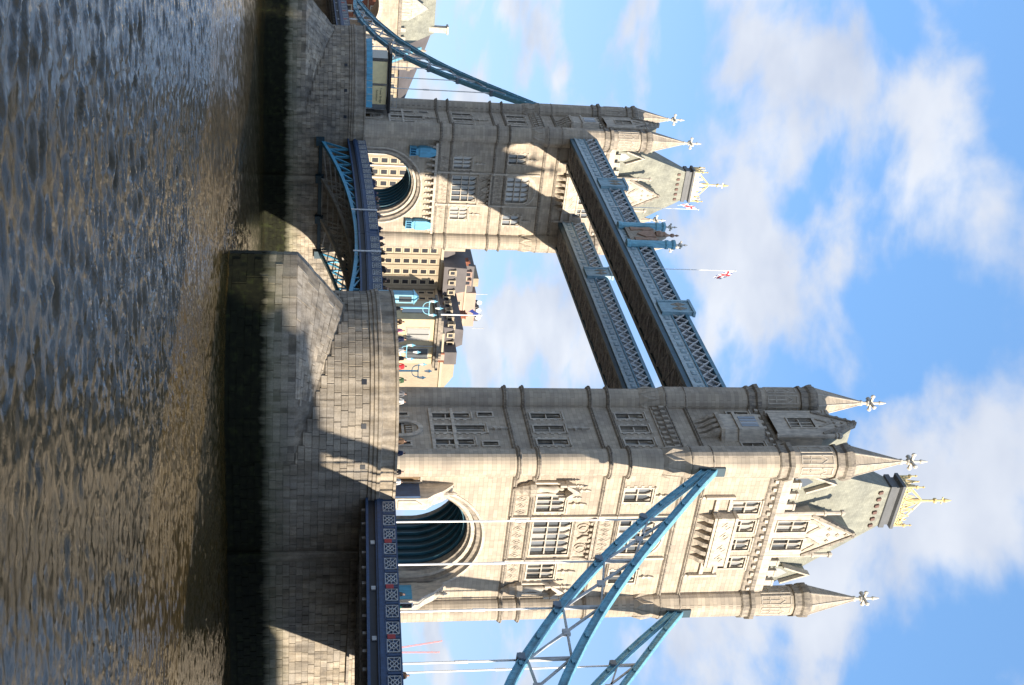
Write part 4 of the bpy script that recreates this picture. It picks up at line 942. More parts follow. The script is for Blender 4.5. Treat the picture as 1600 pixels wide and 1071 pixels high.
def chain(s, far, label):
    x = s*9.15; Y = (lambda d: D+6.4+d) if far else (lambda d: -6.4-d)
    root = empty('suspension_chain', (x, Y(30), 14), label, 'suspension chain'); zf = ZF if far else ZN
    for T, nm in ((UPP, 'upper_chord'), (LOW, 'lower_chord')):
        C = smooth_curve(T); m = B()
        for (a, za), (b, zb_) in zip(C[:-1], C[1:]):
            p, q = Vector((x, Y(a), za)), Vector((x, Y(b), zb_)); m.bar(p, q, .5, .62, (0, 0, 1))
            m.bar(p+Vector((0, 0, .34)), q+Vector((0, 0, .34)), .78, .08, (0, 0, 1)); m.bar(p-Vector((0, 0, .34)), q-Vector((0, 0, .34)), .78, .08, (0, 0, 1))
        ch = m.build(nm, 'chain_blue', root)
        m = B()
        for a, za in C[2::2]: m.box(x-.42, x+.42, Y(a)-.18, Y(a)+.18, za-.12, za+.12)
        m.build('rivet_plate', 'chain_blue', ch, kind='stuff')
    nodes = [7.0+5.35*k for k in range(10)]
    for i, d in enumerate(nodes):
        if d > 54: continue
        zl, zu = ci(LOW, d), ci(UPP, d); y = Y(d); m = B(); m.bar((x, y, zl), (x, y, zu), .24, .24); m.build('strut', 'grey_white', root)
        m = B(); m.box(x-.46, x+.46, y-.32, y+.32, zl-.5, zl+.1); m.tube((x-.52, y, zl-.28), (x+.52, y, zl-.28), .3, 10); m.build('node_casting', 'node_grey', root)
        m = B(); zt = zf(y)-.3; m.tube((x, y, zl-.3), (x, y, zt), .085, 8); hz_ = (zl+zt)/2; m.tube((x, y, hz_-.5), (x, y, hz_+.5), .13, 8); m.build('hanger', 'white_paint', root)
        if i+1 < len(nodes):
            d2 = nodes[i+1]; y2 = Y(d2); a = (x, y, zl+.3); b = (x, y2, ci(UPP, d2)-.3); c_ = (x, y, zu-.3); e = (x, y2, ci(LOW, d2)+.3)
            m = B(); m.bar(a, b, .16, .22, (1, 0, 0)); m.bar(c_, e, .16, .22, (1, 0, 0)); ctr = (Vector(a)+Vector(b)+Vector(c_)+Vector(e))/4; m.box(x-.13, x+.13, ctr.y-.3, ctr.y+.3, ctr.z-.3, ctr.z+.3); m.build('cross_brace', 'grey_white', root)
    C2 = [(56.5, 15.2), (64, 17.0), (72, 20.6), (80, 25.5), (87, 30.0)]; m = B()
    for (a, za), (b, zb_) in zip(C2[:-1], C2[1:]):
        m.bar((x, Y(a), za+.1), (x, Y(b), zb_+1.2), .6, .7); m.bar((x, Y(a), za-.2), (x, Y(b), zb_-1.0), .6, .7)
    m.build('land_chain', 'chain_blue', root)
    m = B(); m.box(x-.5, x+.5, Y(-.6), Y(.35), 43.3, 45.9) if not far else m.box(x-.5, x+.5, Y(-.6), Y(.35), 43.3, 45.9); m.build('anchor_shoe', 'teal_dark', root)
plain('chain_blue', (.19, .46, .58), .45, .2, 1.2, bumps=.12, grime=.3); plain('node_grey', (.17, .22, .27), .5, .2)
chain(-1, False, 'blue suspension chain falling from the near tower in the foreground'); chain(1, False, 'blue suspension chain fixed to the right turret of the near tower')
chain(-1, True, 'blue suspension chain on the far side span, nearer of the two'); chain(1, True, 'blue suspension chain on the far side span, behind the other')

# ------------------------------------------------------------------ gatehouses on the banks
def gatehouse(y0, sg, label):
    root = empty('gatehouse', (0, y0, 5), label, 'gatehouse'); fm = lambda u, d, z: (u, y0-sg*0-d*1.0, z)
    ya, yb = (y0, y0-10) if sg < 0 else (y0, y0+10)
    # sg=-1: near bank (river face at y0, runs to -y); sg=+1: far bank
    lo, hi = min(ya, yb), max(ya, yb); f1 = lambda u, d, z: (u, lo-d, z); f2 = lambda u, d, z: (-u, hi+d, z)
    for fm in (f1, f2):
        m = B(); C = arch_curve(6.2, 16, 5.6, 4)
        for i in range(len(C)-1):
            (a, za), (b, zb_) = C[i], C[i+1]
            if i == 0: m.add([fm(-13.0, 0, 4), fm(a, 0, za), fm(b, 0, zb_), fm(-13.0, 0, 26)], [(0, 1, 2, 3)])
            elif i == len(C)-2: m.add([fm(13.0, 0, 4), fm(b, 0, zb_), fm(a, 0, za), fm(13.0, 0, 26)], [(0, 1, 2, 3)])
            else: m.add([fm(a, 0, za), fm(b, 0, zb_), fm(b*13.0/6.2, 0, 26), fm(a*13.0/6.2, 0, 26)], [(0, 1, 2, 3)])
        m.build('wall', 'tower_stone', root)
        m = B(); A, Bc = arch_curve(6.7, 16, 6.2, 4), arch_curve(5.9, 16, 5.3, 4)
        for i in range(len(A)-1): m.hexa([fm(*q) for q in ((A[i][0], -.3, A[i][1]), (A[i+1][0], -.3, A[i+1][1]), (Bc[i+1][0], -.3, Bc[i+1][1]), (Bc[i][0], -.3, Bc[i][1]), (A[i][0], .2, A[i][1]), (A[i+1][0], .2, A[i+1][1]), (Bc[i+1][0], .2, Bc[i+1][1]), (Bc[i][0], .2, Bc[i][1]))])
        m.build('arch_moulding', 'dressed_stone', root)
        m = B(); m.ext(fm, [(-3, 26), (3, 26), (3, 28), (0, 32.5), (-3, 28)], -.5, .15); g = m.build('gable', 'dressed_stone', root)
        for u in (-1.2, 1.2): window(root, fm, u-.6, u+.6, 26.5, 28.6, 2, (), .15, .02, detail=False, quoin=False, fwid=.12)
        for u in (-9.2, 9.2): window(root, fm, u-.6, u+.6, 18, 20.5, 2, (), .0, .0, detail=False, fwid=.12)
    m = B()
    for s in (-1, 1): m.add([(s*13.0, lo, 4), (s*13.0, hi, 4), (s*13.0, hi, 26), (s*13.0, lo, 26)], [(0, 1, 2, 3)])
    c_ = arch_curve(5.9, 16, 5.3, 4)
    for i in range(len(c_)-1): m.add([(c_[i][0], lo+.2, c_[i][1]), (c_[i+1][0], lo+.2, c_[i+1][1]), (c_[i+1][0], hi-.2, c_[i+1][1]), (c_[i][0], hi-.2, c_[i][1])], [(0, 1, 2, 3)])
    m.build('side_wall', 'tower_stone', root)
    m = B(); m.box(-13.3, 13.3, lo-.3, hi+.3, 25.8, 26.5); m.build('cornice', 'string_stone', root)
    for fm in (f1, f2):
        for k in range(12):
            u = -11.6+k*2.1
            if abs(u) < 3.2: continue
            m = B(); m.fbox(fm, u-.45, u+.45, -.4, .1, 26.5, 27.6); m.build('merlon', 'dressed_stone', root)
    m = B(); m.loft([[(-9.8, lo+.8, 26.4), (9.8, lo+.8, 26.4), (9.8, hi-.8, 26.4), (-9.8, hi-.8, 26.4)], [(-7.0, (lo+hi)/2-.3, 34.6), (7.0, (lo+hi)/2-.3, 34.6), (7.0, (lo+hi)/2+.3, 34.6), (-7.0, (lo+hi)/2+.3, 34.6)]]); m.build('roof', 'slate', root)
    for sx in (-1, 1):
        for y in (lo, hi):
            m = B(); a8 = 1.5; m.lathe(sx*13.0, y, [(a8, 4), (a8, 28.2), (a8*1.15, 28.4), (a8*1.15, 29), (a8*.95, 29), (.15, 33.6)], 8); m.build('turret', 'tower_stone', root)
    m = B(); m.box(5.4, 6.6, (lo+hi)/2-.9, (lo+hi)/2+.9, 30, 37.5); m.box(5.05, 6.95, (lo+hi)/2-1.05, (lo+hi)/2+1.05, 37.5, 37.9); m.build('chimney', 'dressed_stone', root)
    m = B(); m.box(-15, 15, lo-.8 if sg > 0 else lo-40, hi+40 if sg > 0 else hi+.8, -2, 11.0); m.build('abutment', 'granite_wall', root)
gatehouse(-93.5, -1, 'stone gatehouse with steep roof on the near bank, behind the camera')
gatehouse(D+93.5, 1, 'pale stone gatehouse with arch at the far end of the bridge')

# ------------------------------------------------------------------ buildings on the far bank
def facade(root, wallpart, fm, u0, u1, z0, z1, nu, nz, ww, wh, mat_frame='hotel_trim', skip=None):
    du, dz = (u1-u0)/nu, (z1-z0)/nz; me_f = None
    for i in range(nu):
        for j in range(nz):
            if skip and skip(i, j): continue
            u, z = u0+du*(i+.5), z0+dz*(j+.5); m = B()
            m.fbox(fm, u-ww/2-.3, u-ww/2, -.05, .14, z-wh/2-.3, z+wh/2+.3); m.fbox(fm, u+ww/2, u+ww/2+.3, -.05, .14, z-wh/2-.3, z+wh/2+.3); m.fbox(fm, u-ww/2, u+ww/2, -.05, .14, z-wh/2-.35, z-wh/2); m.fbox(fm, u-ww/2, u+ww/2, -.05, .14, z+wh/2, z+wh/2+.3)
            o = m.build('window', mat_frame, root); m = B(); m.fbox(fm, u-ww/2, u+ww/2, -.05, .03, z-wh/2, z+wh/2); m.build('pane', 'building_glass', o)
def block(root, name, x0, x1, y0, y1, z0, z1, mat): m = B(); m.box(x0, x1, y0, y1, z0, z1); return m.build(name, mat, root)
def mansard(root, x0, x1, y0, y1, z0, z1, ins, mat='roof_slate_dark'):
    m = B(); m.loft([[(x0, y0, z0), (x1, y0, z0), (x1, y1, z0), (x0, y1, z0)], [(x0+ins, y0+ins, z1), (x1-ins, y0+ins, z1), (x1-ins, y1-ins, z1), (x0+ins, y1-ins, z1)]]); return m.build('roof', mat, root)
h = empty('hotel_block', (100, 216, 7.5), 'tan stone office block with rows of small windows, left of the near tower', 'building')
fY = lambda y: (lambda u, d, z: (u, y-d, z))
fXm = lambda x: (lambda u, d, z: (x-d, -u, z))
block(h, 'wall', 50, 102.8, 230, 250, 7, 46.6, 'hotel_stone')
facade(h, None, fY(230), 51, 102, 12.8, 45.6, 14, 12, 1.35, 1.75)
m = B()
for i in range(15): m.fbox(fY(230), 50.5+i*3.643, 51.5+i*3.643, -.05, .35, 9, 46.2)
m.build('pier_strips', 'hotel_stone', h)
m = B(); m.box(49.5, 102.8, 229.5, 250, 46.6, 47.4); m.build('cornice', 'hotel_trim', h)
mansard(h, 58, 92.5, 231, 250, 47.4, 51.2, 1.2); block(h, 'attic', 86, 89.5, 230.5, 248, 47.4, 54.0, 'hotel_trim')
mansard(h, 92.6, 102.7, 226, 250, 47.4, 54.6, 1.0)
block(h, 'wall', 102.8, 122, 203, 250, 7, 45.4, 'hotel_stone')
facade(h, None, fXm(102.8), -229.5, -203.6, 12.8, 45.2, 7, 12, 1.35, 1.75)
facade(h, None, fY(203), 103.0, 108.6, 26, 45, 2, 6, 1.0, 1.4, skip=lambda i, j: j != 2)
m = B(); m.box(102.3, 122, 202.5, 250, 45.4, 46.1); m.build('cornice', 'hotel_trim', h)
mansard(h, 102.8, 112, 207, 250, 46.1, 52.5, 2.0)
def dormers(root, pts):
    for x, y, z, fx in pts:
        m = B(); m.box(x-.8, x+.8, y-.8, y+.8, z, z+2.0); m.box(x-1.0, x+1.0, y-1.0, y+1.0, z+2.0, z+2.25); o = m.build('dormer', 'hotel_trim', root); m = B()
        m.box(x-.5, x+.5, y-.85, y-.8, z+.4, z+1.7); m.box(x-.85, x-.8, y-.5, y+.5, z+.4, z+1.7); m.build('pane', 'building_glass', o)
dormers(h, [(60+k*4.2, 231.3, 48.0, 0) for k in range(6)]+[(94.5+k*3.4, 226.3, 49.0, 0) for k in range(3)]+[(103.3, 209+k*4.2, 47.6, 0) for k in range(6)]+[(105.5+k*3.0, 207.6, 47.4, 0) for k in range(2)])
for x, y, z in ((64, 236, 50.5), (76, 238, 50.5), (98, 240, 54), (107, 222, 52)):
    m = B(); m.box(x-.7, x+.7, y-1.3, y+1.3, z, z+2.4); m.box(x-.85, x+.85, y-1.45, y+1.45, z+2.4, z+2.65)
    for k in range(3): m.lathe(x, y-.8+k*.8, [(.22, z+2.65), (.17, z+3.3)], 6)
    m.build('chimney', 'red_brick', h)
block(h, 'stair_tower', 108.7, 111.9, 202.2, 210, 7, 46.5, 'pink_render'); m = B()
for x in (108.75, 111.45): m.box(x, x+.4, 201.9, 202.2, 30, 46.5)
m.build('stair_fin', 'red_brick', h)
m = B(); m.box(109.7, 110.9, 202.05, 202.2, 36, 43); m.build('stair_window', 'window_glass', h)
block(h, 'stair_cap', 108.8, 113, 202.6, 208, 46.5, 50.2, 'roof_slate_dark')
block(h, 'wing', 112, 127, 203.5, 230, 7, 44, 'hotel_stone'); m = B(); m.loft([[(112, 203.5, 44), (127, 203.5, 44), (127, 230, 44), (112, 230, 44)], [(112, 206, 50.2), (119.5, 206, 50.2), (119.5, 228, 50.2), (112, 228, 50.2)]]); m.build('roof', 'hotel_stone', h)
p = empty('pink_block', (118, 250, 7.5), 'pink rendered block with stepped top and rooftop dishes, behind the tan office block', 'building')
block(p, 'wall', 108, 133, 251, 270, 7, 58.0, 'pink_render'); block(p, 'upper_wall', 116, 129, 252, 268, 58.0, 62.2, 'pink_render')
m = B(); m.loft([[(104, 250.5, 50), (117, 250.5, 50), (117, 268, 50), (104, 268, 50)], [(106, 252, 60.8), (115.5, 252, 60.8), (115.5, 266, 60.8), (106, 266, 60.8)]]); m.build('roof', 'roof_slate_dark', p)
block(p, 'lift_room', 110.5, 113.5, 252, 262, 60.8, 62.6, 'hotel_stone')
for x, z in ((107.2, 52.5), (110.4, 52.5), (113.6, 52.5), (108.2, 57.5), (111.4, 57.5)):
    m = B(); yy = 250.5+(z-50)*.114; m.box(x-.9, x+.9, yy-.9, yy+1.5, z, z+2.2); m.box(x-1.1, x+1.1, yy-1.1, yy+1.5, z+2.2, z+2.45); dmr = m.build('dormer', 'pink_render', p); m = B(); m.box(x-.6, x+.6, yy-.95, yy-.9, z+.4, z+1.9); m.build('pane', 'building_glass', dmr)
facade(p, None, fY(251), 117.5, 132.5, 46, 57.5, 4, 4, 1.3, 1.7)
m = B(); m.box(107.6, 133.4, 250.6, 270.4, 58.0, 58.5); m.build('cornice', 'hotel_trim', p)
for x in (117.5, 131): m = B(); m.tube((x, 254, 62.2), (x, 254, 66.4), .12, 6); m.build('mast', 'grey_white', p)
for x, z in ((120, 62.2), (123, 62.2), (126, 62.2)):
    m = B(); m.lathe(x, 253, [(.06, z), (.06, z+1.2)], 6); m.add([(x+.9*math.cos(a)*.9, 252.4-.25*(1-math.cos(a*0)), z+1.5+.9*math.sin(a)) for a in [k*.785 for k in range(8)]]+[(x, 252.9, z+1.4)], [(i, (i+1) % 8, 8) for i in range(8)]); m.build('satellite_dish', 'white_paint', p)
m = B(); m.box(122, 127.5, 253, 258, 62.2, 63.8); m.build('plant_room', 'roof_slate_dark', p)
q = empty('low_slate_building', (34, 215, 7.5), 'brown slate roofed building behind the far side span chain', 'building')
block(q, 'wall', 19, 40, 215, 235, 7, 29.5, 'hotel_stone'); facade(q, None, fY(215), 19.5, 39.5, 14, 29, 7, 5, 1.1, 1.6)
m = B(); m.loft([[(18, 214, 29.5), (40.5, 214, 29.5), (40.5, 236, 29.5), (18, 236, 29.5)], [(18, 222, 38.6), (30, 222, 34.8), (30, 230, 34.8), (18, 230, 38.6)]]); m.build('roof', 'roof_slate_dark', q)
m = B(); m.box(36, 38.6, 213.7, 216, 29.5, 34.2); m.build('dormer', 'pink_render', q)
q = empty('brick_warehouse', (-4, 205, 7.5), 'red brick building seen through the far gatehouse arch', 'building')
block(q, 'wall', -22, 16, 204, 216, 7, 24, 'red_brick'); facade(q, None, fY(204), -21, 15, 10, 23.5, 9, 4, 1.4, 1.7)
m = B()
for z in (13.2, 16.6, 20): m.box(-22, 16, 203.85, 204, z, z+.25)
m.build('string_band', 'hotel_stone', q)
mansard(q, -22, 16, 204, 216, 24, 28, 3)
# near bank, out of the picture: the blocks that shade the low water
for x0, x1, y0, y1, z, lb in ((22, 60, -150, -122, 36, 'brick riverside warehouse on the near bank beside the bridge approach'), (-150, -31, -135, -104, 27, 'long brick riverside warehouse on the near bank behind the camera')):
    q = empty('riverside_warehouse', ((x0+x1)/2, y1, 5), lb, 'building', 'near bank warehouses'); block(q, 'wall', x0, x1, y0, y1, 4.5, z, 'red_brick')
    facade(q, None, lambda u, d, zz_, y1=y1: (-u, y1+d, zz_), -x1+1, -x0-1, 7, z-1, 8, 6, 1.6, 2.2); mansard(q, x0, x1, y0, y1, z, z+4, 6)

# ------------------------------------------------------------------ things on the piers
def cabin():
    r = empty('control_cabin', (-15.3, 7.5, ROAD), 'cream walled control cabin with flat roof on the near pier', 'cabin')
    block(r, 'wall', -17.9, -12.9, 6, 9.6, ROAD, 19.0, 'cabin_cream')
    m = B(); m.box(-18.4, -12.4, 5.5, 10.0, 19.0, 19.25); m.box(-18.2, -12.6, 5.7, 9.8, 18.75, 19.0); m.box(-17.6, -13.2, 6.3, 9.4, 19.25, 19.6); m.build('roof', 'string_stone', r)
    for x0, x1 in ((-16.9, -15.7), (-14.6, -13.5)):
        m = B(); m.box(x0-.12, x1+.12, 5.93, 5.99, 16.0, 18.3); w = m.build('window', 'dressed_stone', r); m = B(); m.box(x0, x1, 5.88, 5.93, 16.1, 18.2); m.build('pane', 'window_glass', w); m = B(); m.box((x0+x1)/2-.04, (x0+x1)/2+.04, 5.84, 5.88, 16.1, 18.2); m.build('glazing_bar', 'black_iron', w)
    m = B(); m.box(-17.98, -17.9, 7.2, 8.4, 15.6, 18.2); m.build('side_window', 'window_glass', r)
    m = B(); m.tube((-14.95, 5.9, ROAD), (-14.95, 5.9, 18.9), .06); m.build('drainpipe', 'grey_white', r)
cabin()
def lamp(x, y, label, zb_=ROAD, hgt=4.6):
    r = empty('street_lamp', (x, y, zb_), label, 'street lamp', 'ornate light blue lamp posts')
    m = B(); m.lathe(x, y, [(.3, zb_), (.3, zb_+.3), (.2, zb_+.4), (.2, zb_+.9), (.1, zb_+1.1), (.08, zb_+hgt-1.0), (.14, zb_+hgt-.95), (.08, zb_+hgt-.85)], 8); m.build('post', 'sky_blue', r)
    m = B(); z = zb_+hgt-1.0
    for s in (-1, 1):
        for a0 in range(5):
            a, b = a0*.4, (a0+1)*.4; m.bar((x+s*(.1+.55*math.sin(a)), y, z-.5+.5*(1-math.cos(a))), (x+s*(.1+.55*math.sin(b)), y, z-.5+.5*(1-math.cos(b))), .06, .06)
        m.bar((x, y, z+.1), (x+s*.8, y, z+.1), .07, .07)
    m.build('bracket', 'sky_blue', r)
    for dx in (-.75, 0, .75):
        zz_ = z+.15+(.55 if dx == 0 else 0); m = B(); m.lathe(x+dx, y, [(.07, zz_), (.13, zz_+.36), (.13, zz_+.4)], 6); ln = m.build('lantern', 'lamp_glass', r)
        m = B(); m.lathe(x+dx, y, [(.17, zz_+.4), (.15, zz_+.46), (.06, zz_+.6), (.02, zz_+.75)], 6); m.build('lantern_cap', 'sky_blue', ln)
lamp(-14.6, 2.0, 'ornate light blue lamp post beside the near tower, right of the cabin'); lamp(-19.4, 5.6, 'ornate light blue lamp post left of the cream cabin', hgt=5.6); lamp(-12.6, 86.2, 'ornate light blue lamp post in front of the yellow panels on the far pier', hgt=5.8)
lamp(-17.2, 1.2, 'short ornate light blue lamp post in front of the cabin windows', hgt=3.3)
# booth at the rounded end of the near pier
r = empty('signal_booth', (-19.6, 7.2, ROAD), 'small light blue booth at the rounded end of the near pier', 'booth')
m = B(); m.box(-20.1, -19.2, 6.8, 7.7, ROAD, 16.6); m.loft([[(-20.2, 6.7, 16.6), (-19.1, 6.7, 16.6), (-19.1, 7.8, 16.6), (-20.2, 7.8, 16.6)], [(-19.75, 7.15, 17.1), (-19.55, 7.15, 17.1), (-19.55, 7.35, 17.1), (-19.75, 7.35, 17.1)]]); m.build('shell', 'sky_blue', r)
m = B(); m.box(-19.95, -19.35, 6.74, 6.8, 15.2, 16.4); m.build('window', 'window_glass', r)
def railing(x0, y0, x1, y1, label, z=14.38, h_=.75, n=10):
    r = empty('railing', ((x0+x1)/2, (y0+y1)/2, z), label, 'railing'); m = B(); m.bar((x0, y0, z+h_), (x1, y1, z+h_), .08, .1); m.build('rail', 'sky_blue', r)
    for i in range(n+1):
        f = i/n; m = B(); m.tube((x0+(x1-x0)*f, y0+(y1-y0)*f, z), (x0+(x1-x0)*f, y0+(y1-y0)*f, z+h_), .05, 6); m.build('baluster', 'light_blue', r)
# blue barrier and glazed visitor kiosk on the far pier
r = empty('barrier_fence', (-16, D-5, 14.38), 'bright blue barrier along the far pier parapet', 'fence')
for k in range(12):
    th = R(12+k*5.6); a = (-PCX-PAX*math.cos(th)*.97, D-PR*math.sin(th)*.97); th2 = R(12+(k+.94)*5.6); b = (-PCX-PAX*math.cos(th2)*.97, D-PR*math.sin(th2)*.97)
    m = B(); m.bar((*a, 14.85), (*b, 14.85), .06, .85); m.build('fence_panel', 'light_blue', r)
r = empty('visitor_kiosk', (-15, D, ROAD), 'glazed kiosk with yellow panels and dark flat roof on the far pier', 'kiosk')
block(r, 'glass_wall', -18.4, -10.4, D+.1, D+4, ROAD, 18.0, 'window_glass')
m = B(); m.box(-19.4, -10.0, D-.6, D+4.4, 18.1, 18.5); m.build('roof', 'black_iron', r)
for x0, x1 in ((-17.9, -14.5), (-14.1, -11.2)):
    m = B(); m.box(x0, x1, D-.02, D+.08, 14.4, 17.85); m.build('display_panel', 'yellow_panel', r)
    m = B(); m.box(x0, x1, D-.06, D-.03, 14.4, 15.1); m.build('panel_band', 'pale_blue', r)
for k in range(5):
    m = B(); m.box(-11.15+k*.18, -11.1+k*.18, D-.05, D+.05, ROAD, 18.0); m.build('mullion', 'grey_white', r)
for k, tx in enumerate(('Tower Bridge', 'Exhibition')):
    cu = bpy.data.curves.new('notice_text', 'FONT'); cu.body = tx; cu.size = .44; cu.extrude = .004; cu.align_x = 'CENTER'; cu.materials.append(MATS['dark_text'])
    o = bpy.data.objects.new('t', cu); col.objects.link(o); tm = bpy.data.meshes.new_from_object(o.evaluated_get(bpy.context.evaluated_depsgraph_get())); bpy.data.objects.remove(o); tm.name = 'notice_text'
    o = bpy.data.objects.new('notice_text', tm); col.objects.link(o); o.parent = r; o.rotation_euler = (math.pi/2, 0, 0); o.location = Vector((-12.6, D-.04, 16.9-k*.6))-ORG[r.name]
m = B()
for k in range(9): m.bar((-20+k*1.2, D+1, 18.5), (-20+k*1.2, D+1, 19.6), .05, .05)
m.bar((-20, D+1, 19.6), (-10.4, D+1, 19.6), .06, .06); m.bar((-20, D+1, 19.05), (-10.4, D+1, 19.05), .05, .05); m.build('roof_rail', 'grey_white', r)
# flags
def flag(x, y, zb_, zt, label, cols_, drop=1.6, wd=1.0, pole_r=.06, side=1):
    r = empty('flagpole', (x, y, zb_), label, 'flag'); m = B(); m.tube((x, y, zb_), (x, y, zt), pole_r, 8, pole_r*.6); m.lathe(x, y, [(.02, zt), (.12, zt+.06), (.12, zt+.14), (.02, zt+.2)], 8); m.build('pole', 'white_paint', r)
    m = B(); nu, nv = 12, 8; V = []
    for i in range(nu+1):
        for j in range(nv+1):
            f, g = i/nu, j/nv; sag = f*f*drop*.75
            V.append((x+side*(.06+f*wd*(.9-.25*g)), y+.14*math.sin(f*9+g*2)*f-.1*f, zt-.25-g*drop*.62-sag*.9+.1*math.sin(f*6)))
    for i in range(nu):
        for j in range(nv):
            cu = (i+.5)/nu; cv = (j+.5)/nv
            if cols_ == 'blue': m.cur = 0
            elif abs(cv-.5) < .12 or abs(cu-.5) < .1: m.cur = 1
            elif abs(cv-.5) < .2 or abs(cu-.5) < .17 or abs(abs(cu-.5)-abs(cv-.5)) < .08: m.cur = 2
            else: m.cur = 0
            b = i*(nv+1)+j; m.add([V[b], V[b+nv+1], V[b+nv+2], V[b+1]], [(0, 1, 2, 3)])
    m.build('flag_cloth', ['flag_blue', 'flag_red', 'flag_white'], r, smooth=True)
flag(-9.7, 33.4, 47.0, 59.2, 'red white and blue flag on white pole above the walkway, left of the near tower', 'union', 1.9, 1.3)
flag(-9.7, 51.3, 47.0, 59.4, 'drooping dark red and blue flag above the walkway near the far tower', 'union', 2.2, .9, side=-1)
flag(-18.6, 5.8, 19.2, 23.0, 'blue flag on white pole over the cream cabin', 'blue', .8, .7, .08, side=-1)
# tower crane far off
r = empty('tower_crane', (333, 300, 7), 'red luffing crane far away behind the right hand hangers', 'crane')
for (xa, za, xb, zb_) in ((333.5, 40, 328, 70.2), (334.2, 40, 335.3, 69.5)):
    m = B(); p0, p1 = Vector((xa, 300, za)), Vector((xb, 300, zb_)); n = 16
    for s in (-.45, .45): m.bar(p0+Vector((s, 0, 0)), p1+Vector((s*.4, 0, 0)), .2, .2)
    for i in range(n):
        a, b = p0.lerp(p1, i/n), p0.lerp(p1, (i+1)/n); s = .45 if i % 2 else -.45; m.bar(a+Vector((s, 0, 0)), b-Vector((s, 0, 0)), .13, .13)
    m.build('jib', 'crane_red', r)
m = B(); m.box(332.8, 334.6, 299, 301, 7, 42); m.build('mast', 'crane_red', r)
# traffic lights
def tlight(x, y, zb_, label):
    r = empty('traffic_light', (x, y, zb_), label, 'traffic light'); m = B(); m.tube((x, y, zb_), (x, y, zb_+2.4), .07); m.build('post', 'sky_blue', r)
    m = B(); m.box(x-.32, x+.32, y-.03, y+.03, zb_+2.2, zb_+3.7); m.build('backboard', 'white_paint', r)
    m = B(); m.box(x-.2, x+.2, y-.2, y-.03, zb_+2.3, zb_+3.6); m.build('housing', 'black_iron', r)
    for k, c_ in enumerate(('signal_green', 'black_iron', 'black_iron')):
        m = B(); m.tube((x, y-.27, zb_+2.5+k*.44), (x, y-.2, zb_+2.5+k*.44), .14, 10); m.build('lens', c_, r)
tlight(5.6, -8.2, ROAD, 'white backed traffic light with green lens beside the near tower arch'); tlight(5.6, -18.6, 12.95, 'white backed traffic light on the near side span, low at the frame edge')

# ------------------------------------------------------------------ people
def person_mesh():
    J = {'hip': (0, 0, .95, .15), 'waist': (0, 0, 1.12, .135), 'chest': (0, 0, 1.34, .165), 'neck': (0, 0, 1.5, .065), 'head': (0, -.02, 1.62, .1), 'top': (0, -.01, 1.72, .075)}
    for s, n in ((-1, 'l'), (1, 'r')):
        J['sh'+n] = (s*.17, 0, 1.42, .08); J['el'+n] = (s*.25, .03, 1.14, .052); J['wr'+n] = (s*.23, -.12, .94, .038); J['ha'+n] = (s*.22, -.17, .86, .042)
        J['th'+n] = (s*.09, 0, .88, .1); J['kn'+n] = (s*.1, -.02, .48, .068); J['an'+n] = (s*.1, .03, .09, .048); J['to'+n] = (s*.12, -.14, .04, .04)
    E = [('hip', 'waist'), ('waist', 'chest'), ('chest', 'neck'), ('neck', 'head'), ('head', 'top')]
    for n in 'lr': E += [('chest', 'sh'+n), ('sh'+n, 'el'+n), ('el'+n, 'wr'+n), ('wr'+n, 'ha'+n), ('hip', 'th'+n), ('th'+n, 'kn'+n), ('kn'+n, 'an'+n), ('an'+n, 'to'+n)]
    K = list(J); me = bpy.data.meshes.new('p'); me.from_pydata([J[k][:3] for k in K], [(K.index(a), K.index(b)) for a, b in E], [])
    o = bpy.data.objects.new('p', me); col.objects.link(o); md = o.modifiers.new('s', 'SKIN'); o.modifiers.new('u', 'SUBSURF').levels = 1
    for i, k in enumerate(K):
        sv = me.skin_vertices[0].data[i]; sv.radius = (J[k][3], J[k][3]*(.75 if k in ('hip', 'waist', 'chest') else 1)); sv.use_root = k == 'hip'
    dg = bpy.context.evaluated_depsgraph_get(); out = bpy.data.meshes.new_from_object(o.evaluated_get(dg)); bpy.data.objects.remove(o)
    out.materials.clear()
    for k in ('skin', 'hair_dark', 'cloth_black', 'denim'): out.materials.append(MATS[k])
    for p in out.polygons:
        c = p.center; p.use_smooth = True
        if c.z > 1.53: p.material_index = 1 if (c.z > 1.67 or c.y > .02) else 0
        elif c.z > 1.5 or (abs(c.x) > .16 and c.z < .95 and c.z > .8): p.material_index = 0
        elif c.z > .9: p.material_index = 2
        else: p.material_index = 3
    out.name = 'person'; return out
PM = person_mesh()
def person(x, y, z, rz, top, label, sc=1., legs='denim', group=None, hair='hair_dark'):
    o = bpy.data.objects.new('person', PM); col.objects.link(o); o.location = (x, y, z); o.rotation_euler = (0, 0, rz); o.scale = (sc,)*3
    for i, mname in ((1, hair), (2, top), (3, legs)): o.material_slots[i].link = 'OBJECT'; o.material_slots[i].material = MATS[mname]
    setp(o, label, 'person', group)
rp = random.Random(5)
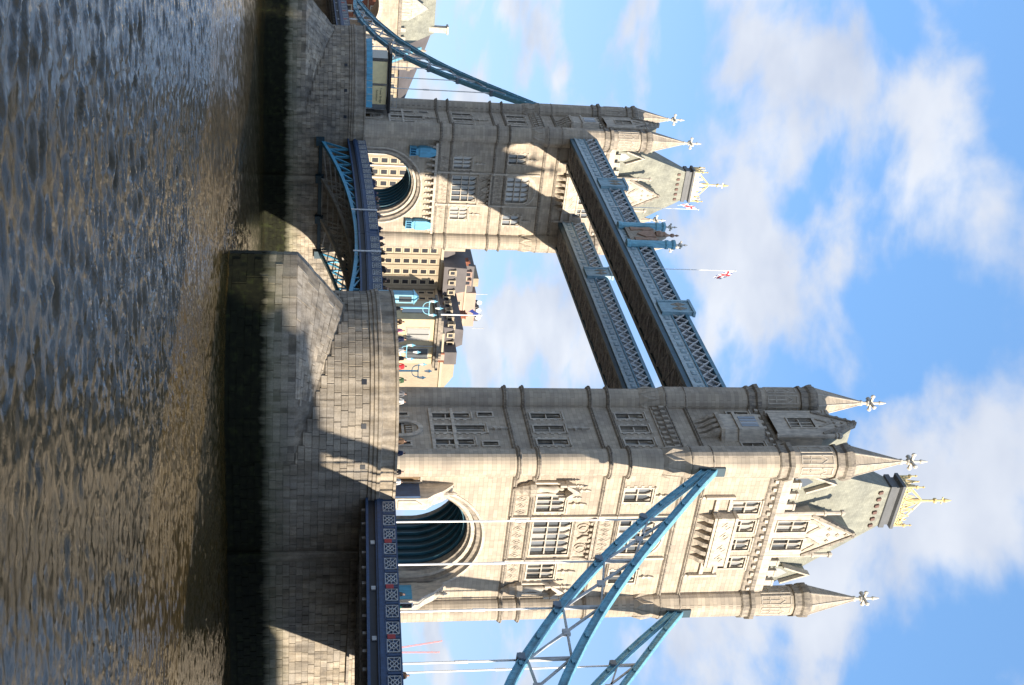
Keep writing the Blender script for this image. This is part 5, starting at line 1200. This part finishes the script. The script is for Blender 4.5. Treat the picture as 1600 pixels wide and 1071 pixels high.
for k in range(46):
    y = 26+k*.88+rp.uniform(-.4, .4); x = -8.7+rp.uniform(-.2, .9)
    c_ = rp.choice(('cloth_black', 'cloth_black', 'cloth_navy', 'cloth_brown', 'cloth_grey'))
    person(x, y, zb(y)-1.0, rp.uniform(-2.5, 2.5), c_, 'pedestrian in '+c_[6:]+' among the crowd along the bascule parapet', rp.uniform(.94, 1.08), group='crowd on the bascules')
def pier_pt(th, k=.93): return -PCX-PAX*k*math.cos(R(th)), -PR*k*math.sin(R(th))
PP = [(-8, 'cloth_black', 'person in black leaning at the rounded end of the near pier'), (6, 'cloth_brown', 'person in brown coat in front of the cabin left window'), (13, 'cloth_pink', 'person in bright pink jacket in front of the cabin'), (19, 'cloth_navy', 'person in navy coat between the cabin windows'), (26, 'cloth_white', 'person in pale top at the near pier parapet by the cabin'), (31, 'cloth_black', 'person in black coat left of the red jacket'), (35.5, 'cloth_red', 'person in bright red jacket on the near pier'), (43, 'cloth_green', 'person in dark green right of the red jacket'), (50, 'cloth_grey', 'person in grey at the near pier parapet by the tower corner'), (54, 'cloth_white', 'person in white shirt just left of the near tower'), (75, 'cloth_brown', 'person in brown in front of the shaded tower wall'), (82, 'cloth_navy', 'person in navy below the lit tower corner')]
for th, c, lb in PP:
    x, y = pier_pt(th); person(x, y, ROAD+.12, math.pi-R(90-th)+rp.uniform(-.6, .6), c, lb, rp.uniform(.96, 1.05))
for x, y, c, lb in ((-11.6, -9.6, 'cloth_black', 'person in black standing nearest the tower door'), (-10.6, -9.7, 'cloth_white', 'person in cream top beside the tower door'), (-8.6, -21.6, 'cloth_black', 'pedestrian in black on the near side span by the third hanger'), (-8.7, -30.2, 'cloth_brown', 'pedestrian in brown on the near side span at the frame edge'), (-8.5, -31.4, 'cloth_black', 'pedestrian in black at the very edge of the frame')):
    person(x, y, (ROAD if y > -11 else ZN(y)-1.25)+.1, rp.uniform(-3, 3), c, lb)
for th, c, lb in ((40, 'cloth_black', 'person in black below the far pier lamp post'), (50, 'cloth_brown', 'person in brown in front of the far kiosk'), (70, 'cloth_white', 'person in white at the far pier parapet by the tower'), (78, 'cloth_grey', 'person in grey at the far tower corner')):
    x, y = pier_pt(th, .9); person(x, y+D, ROAD+.15, rp.uniform(-3, 3), c, lb)
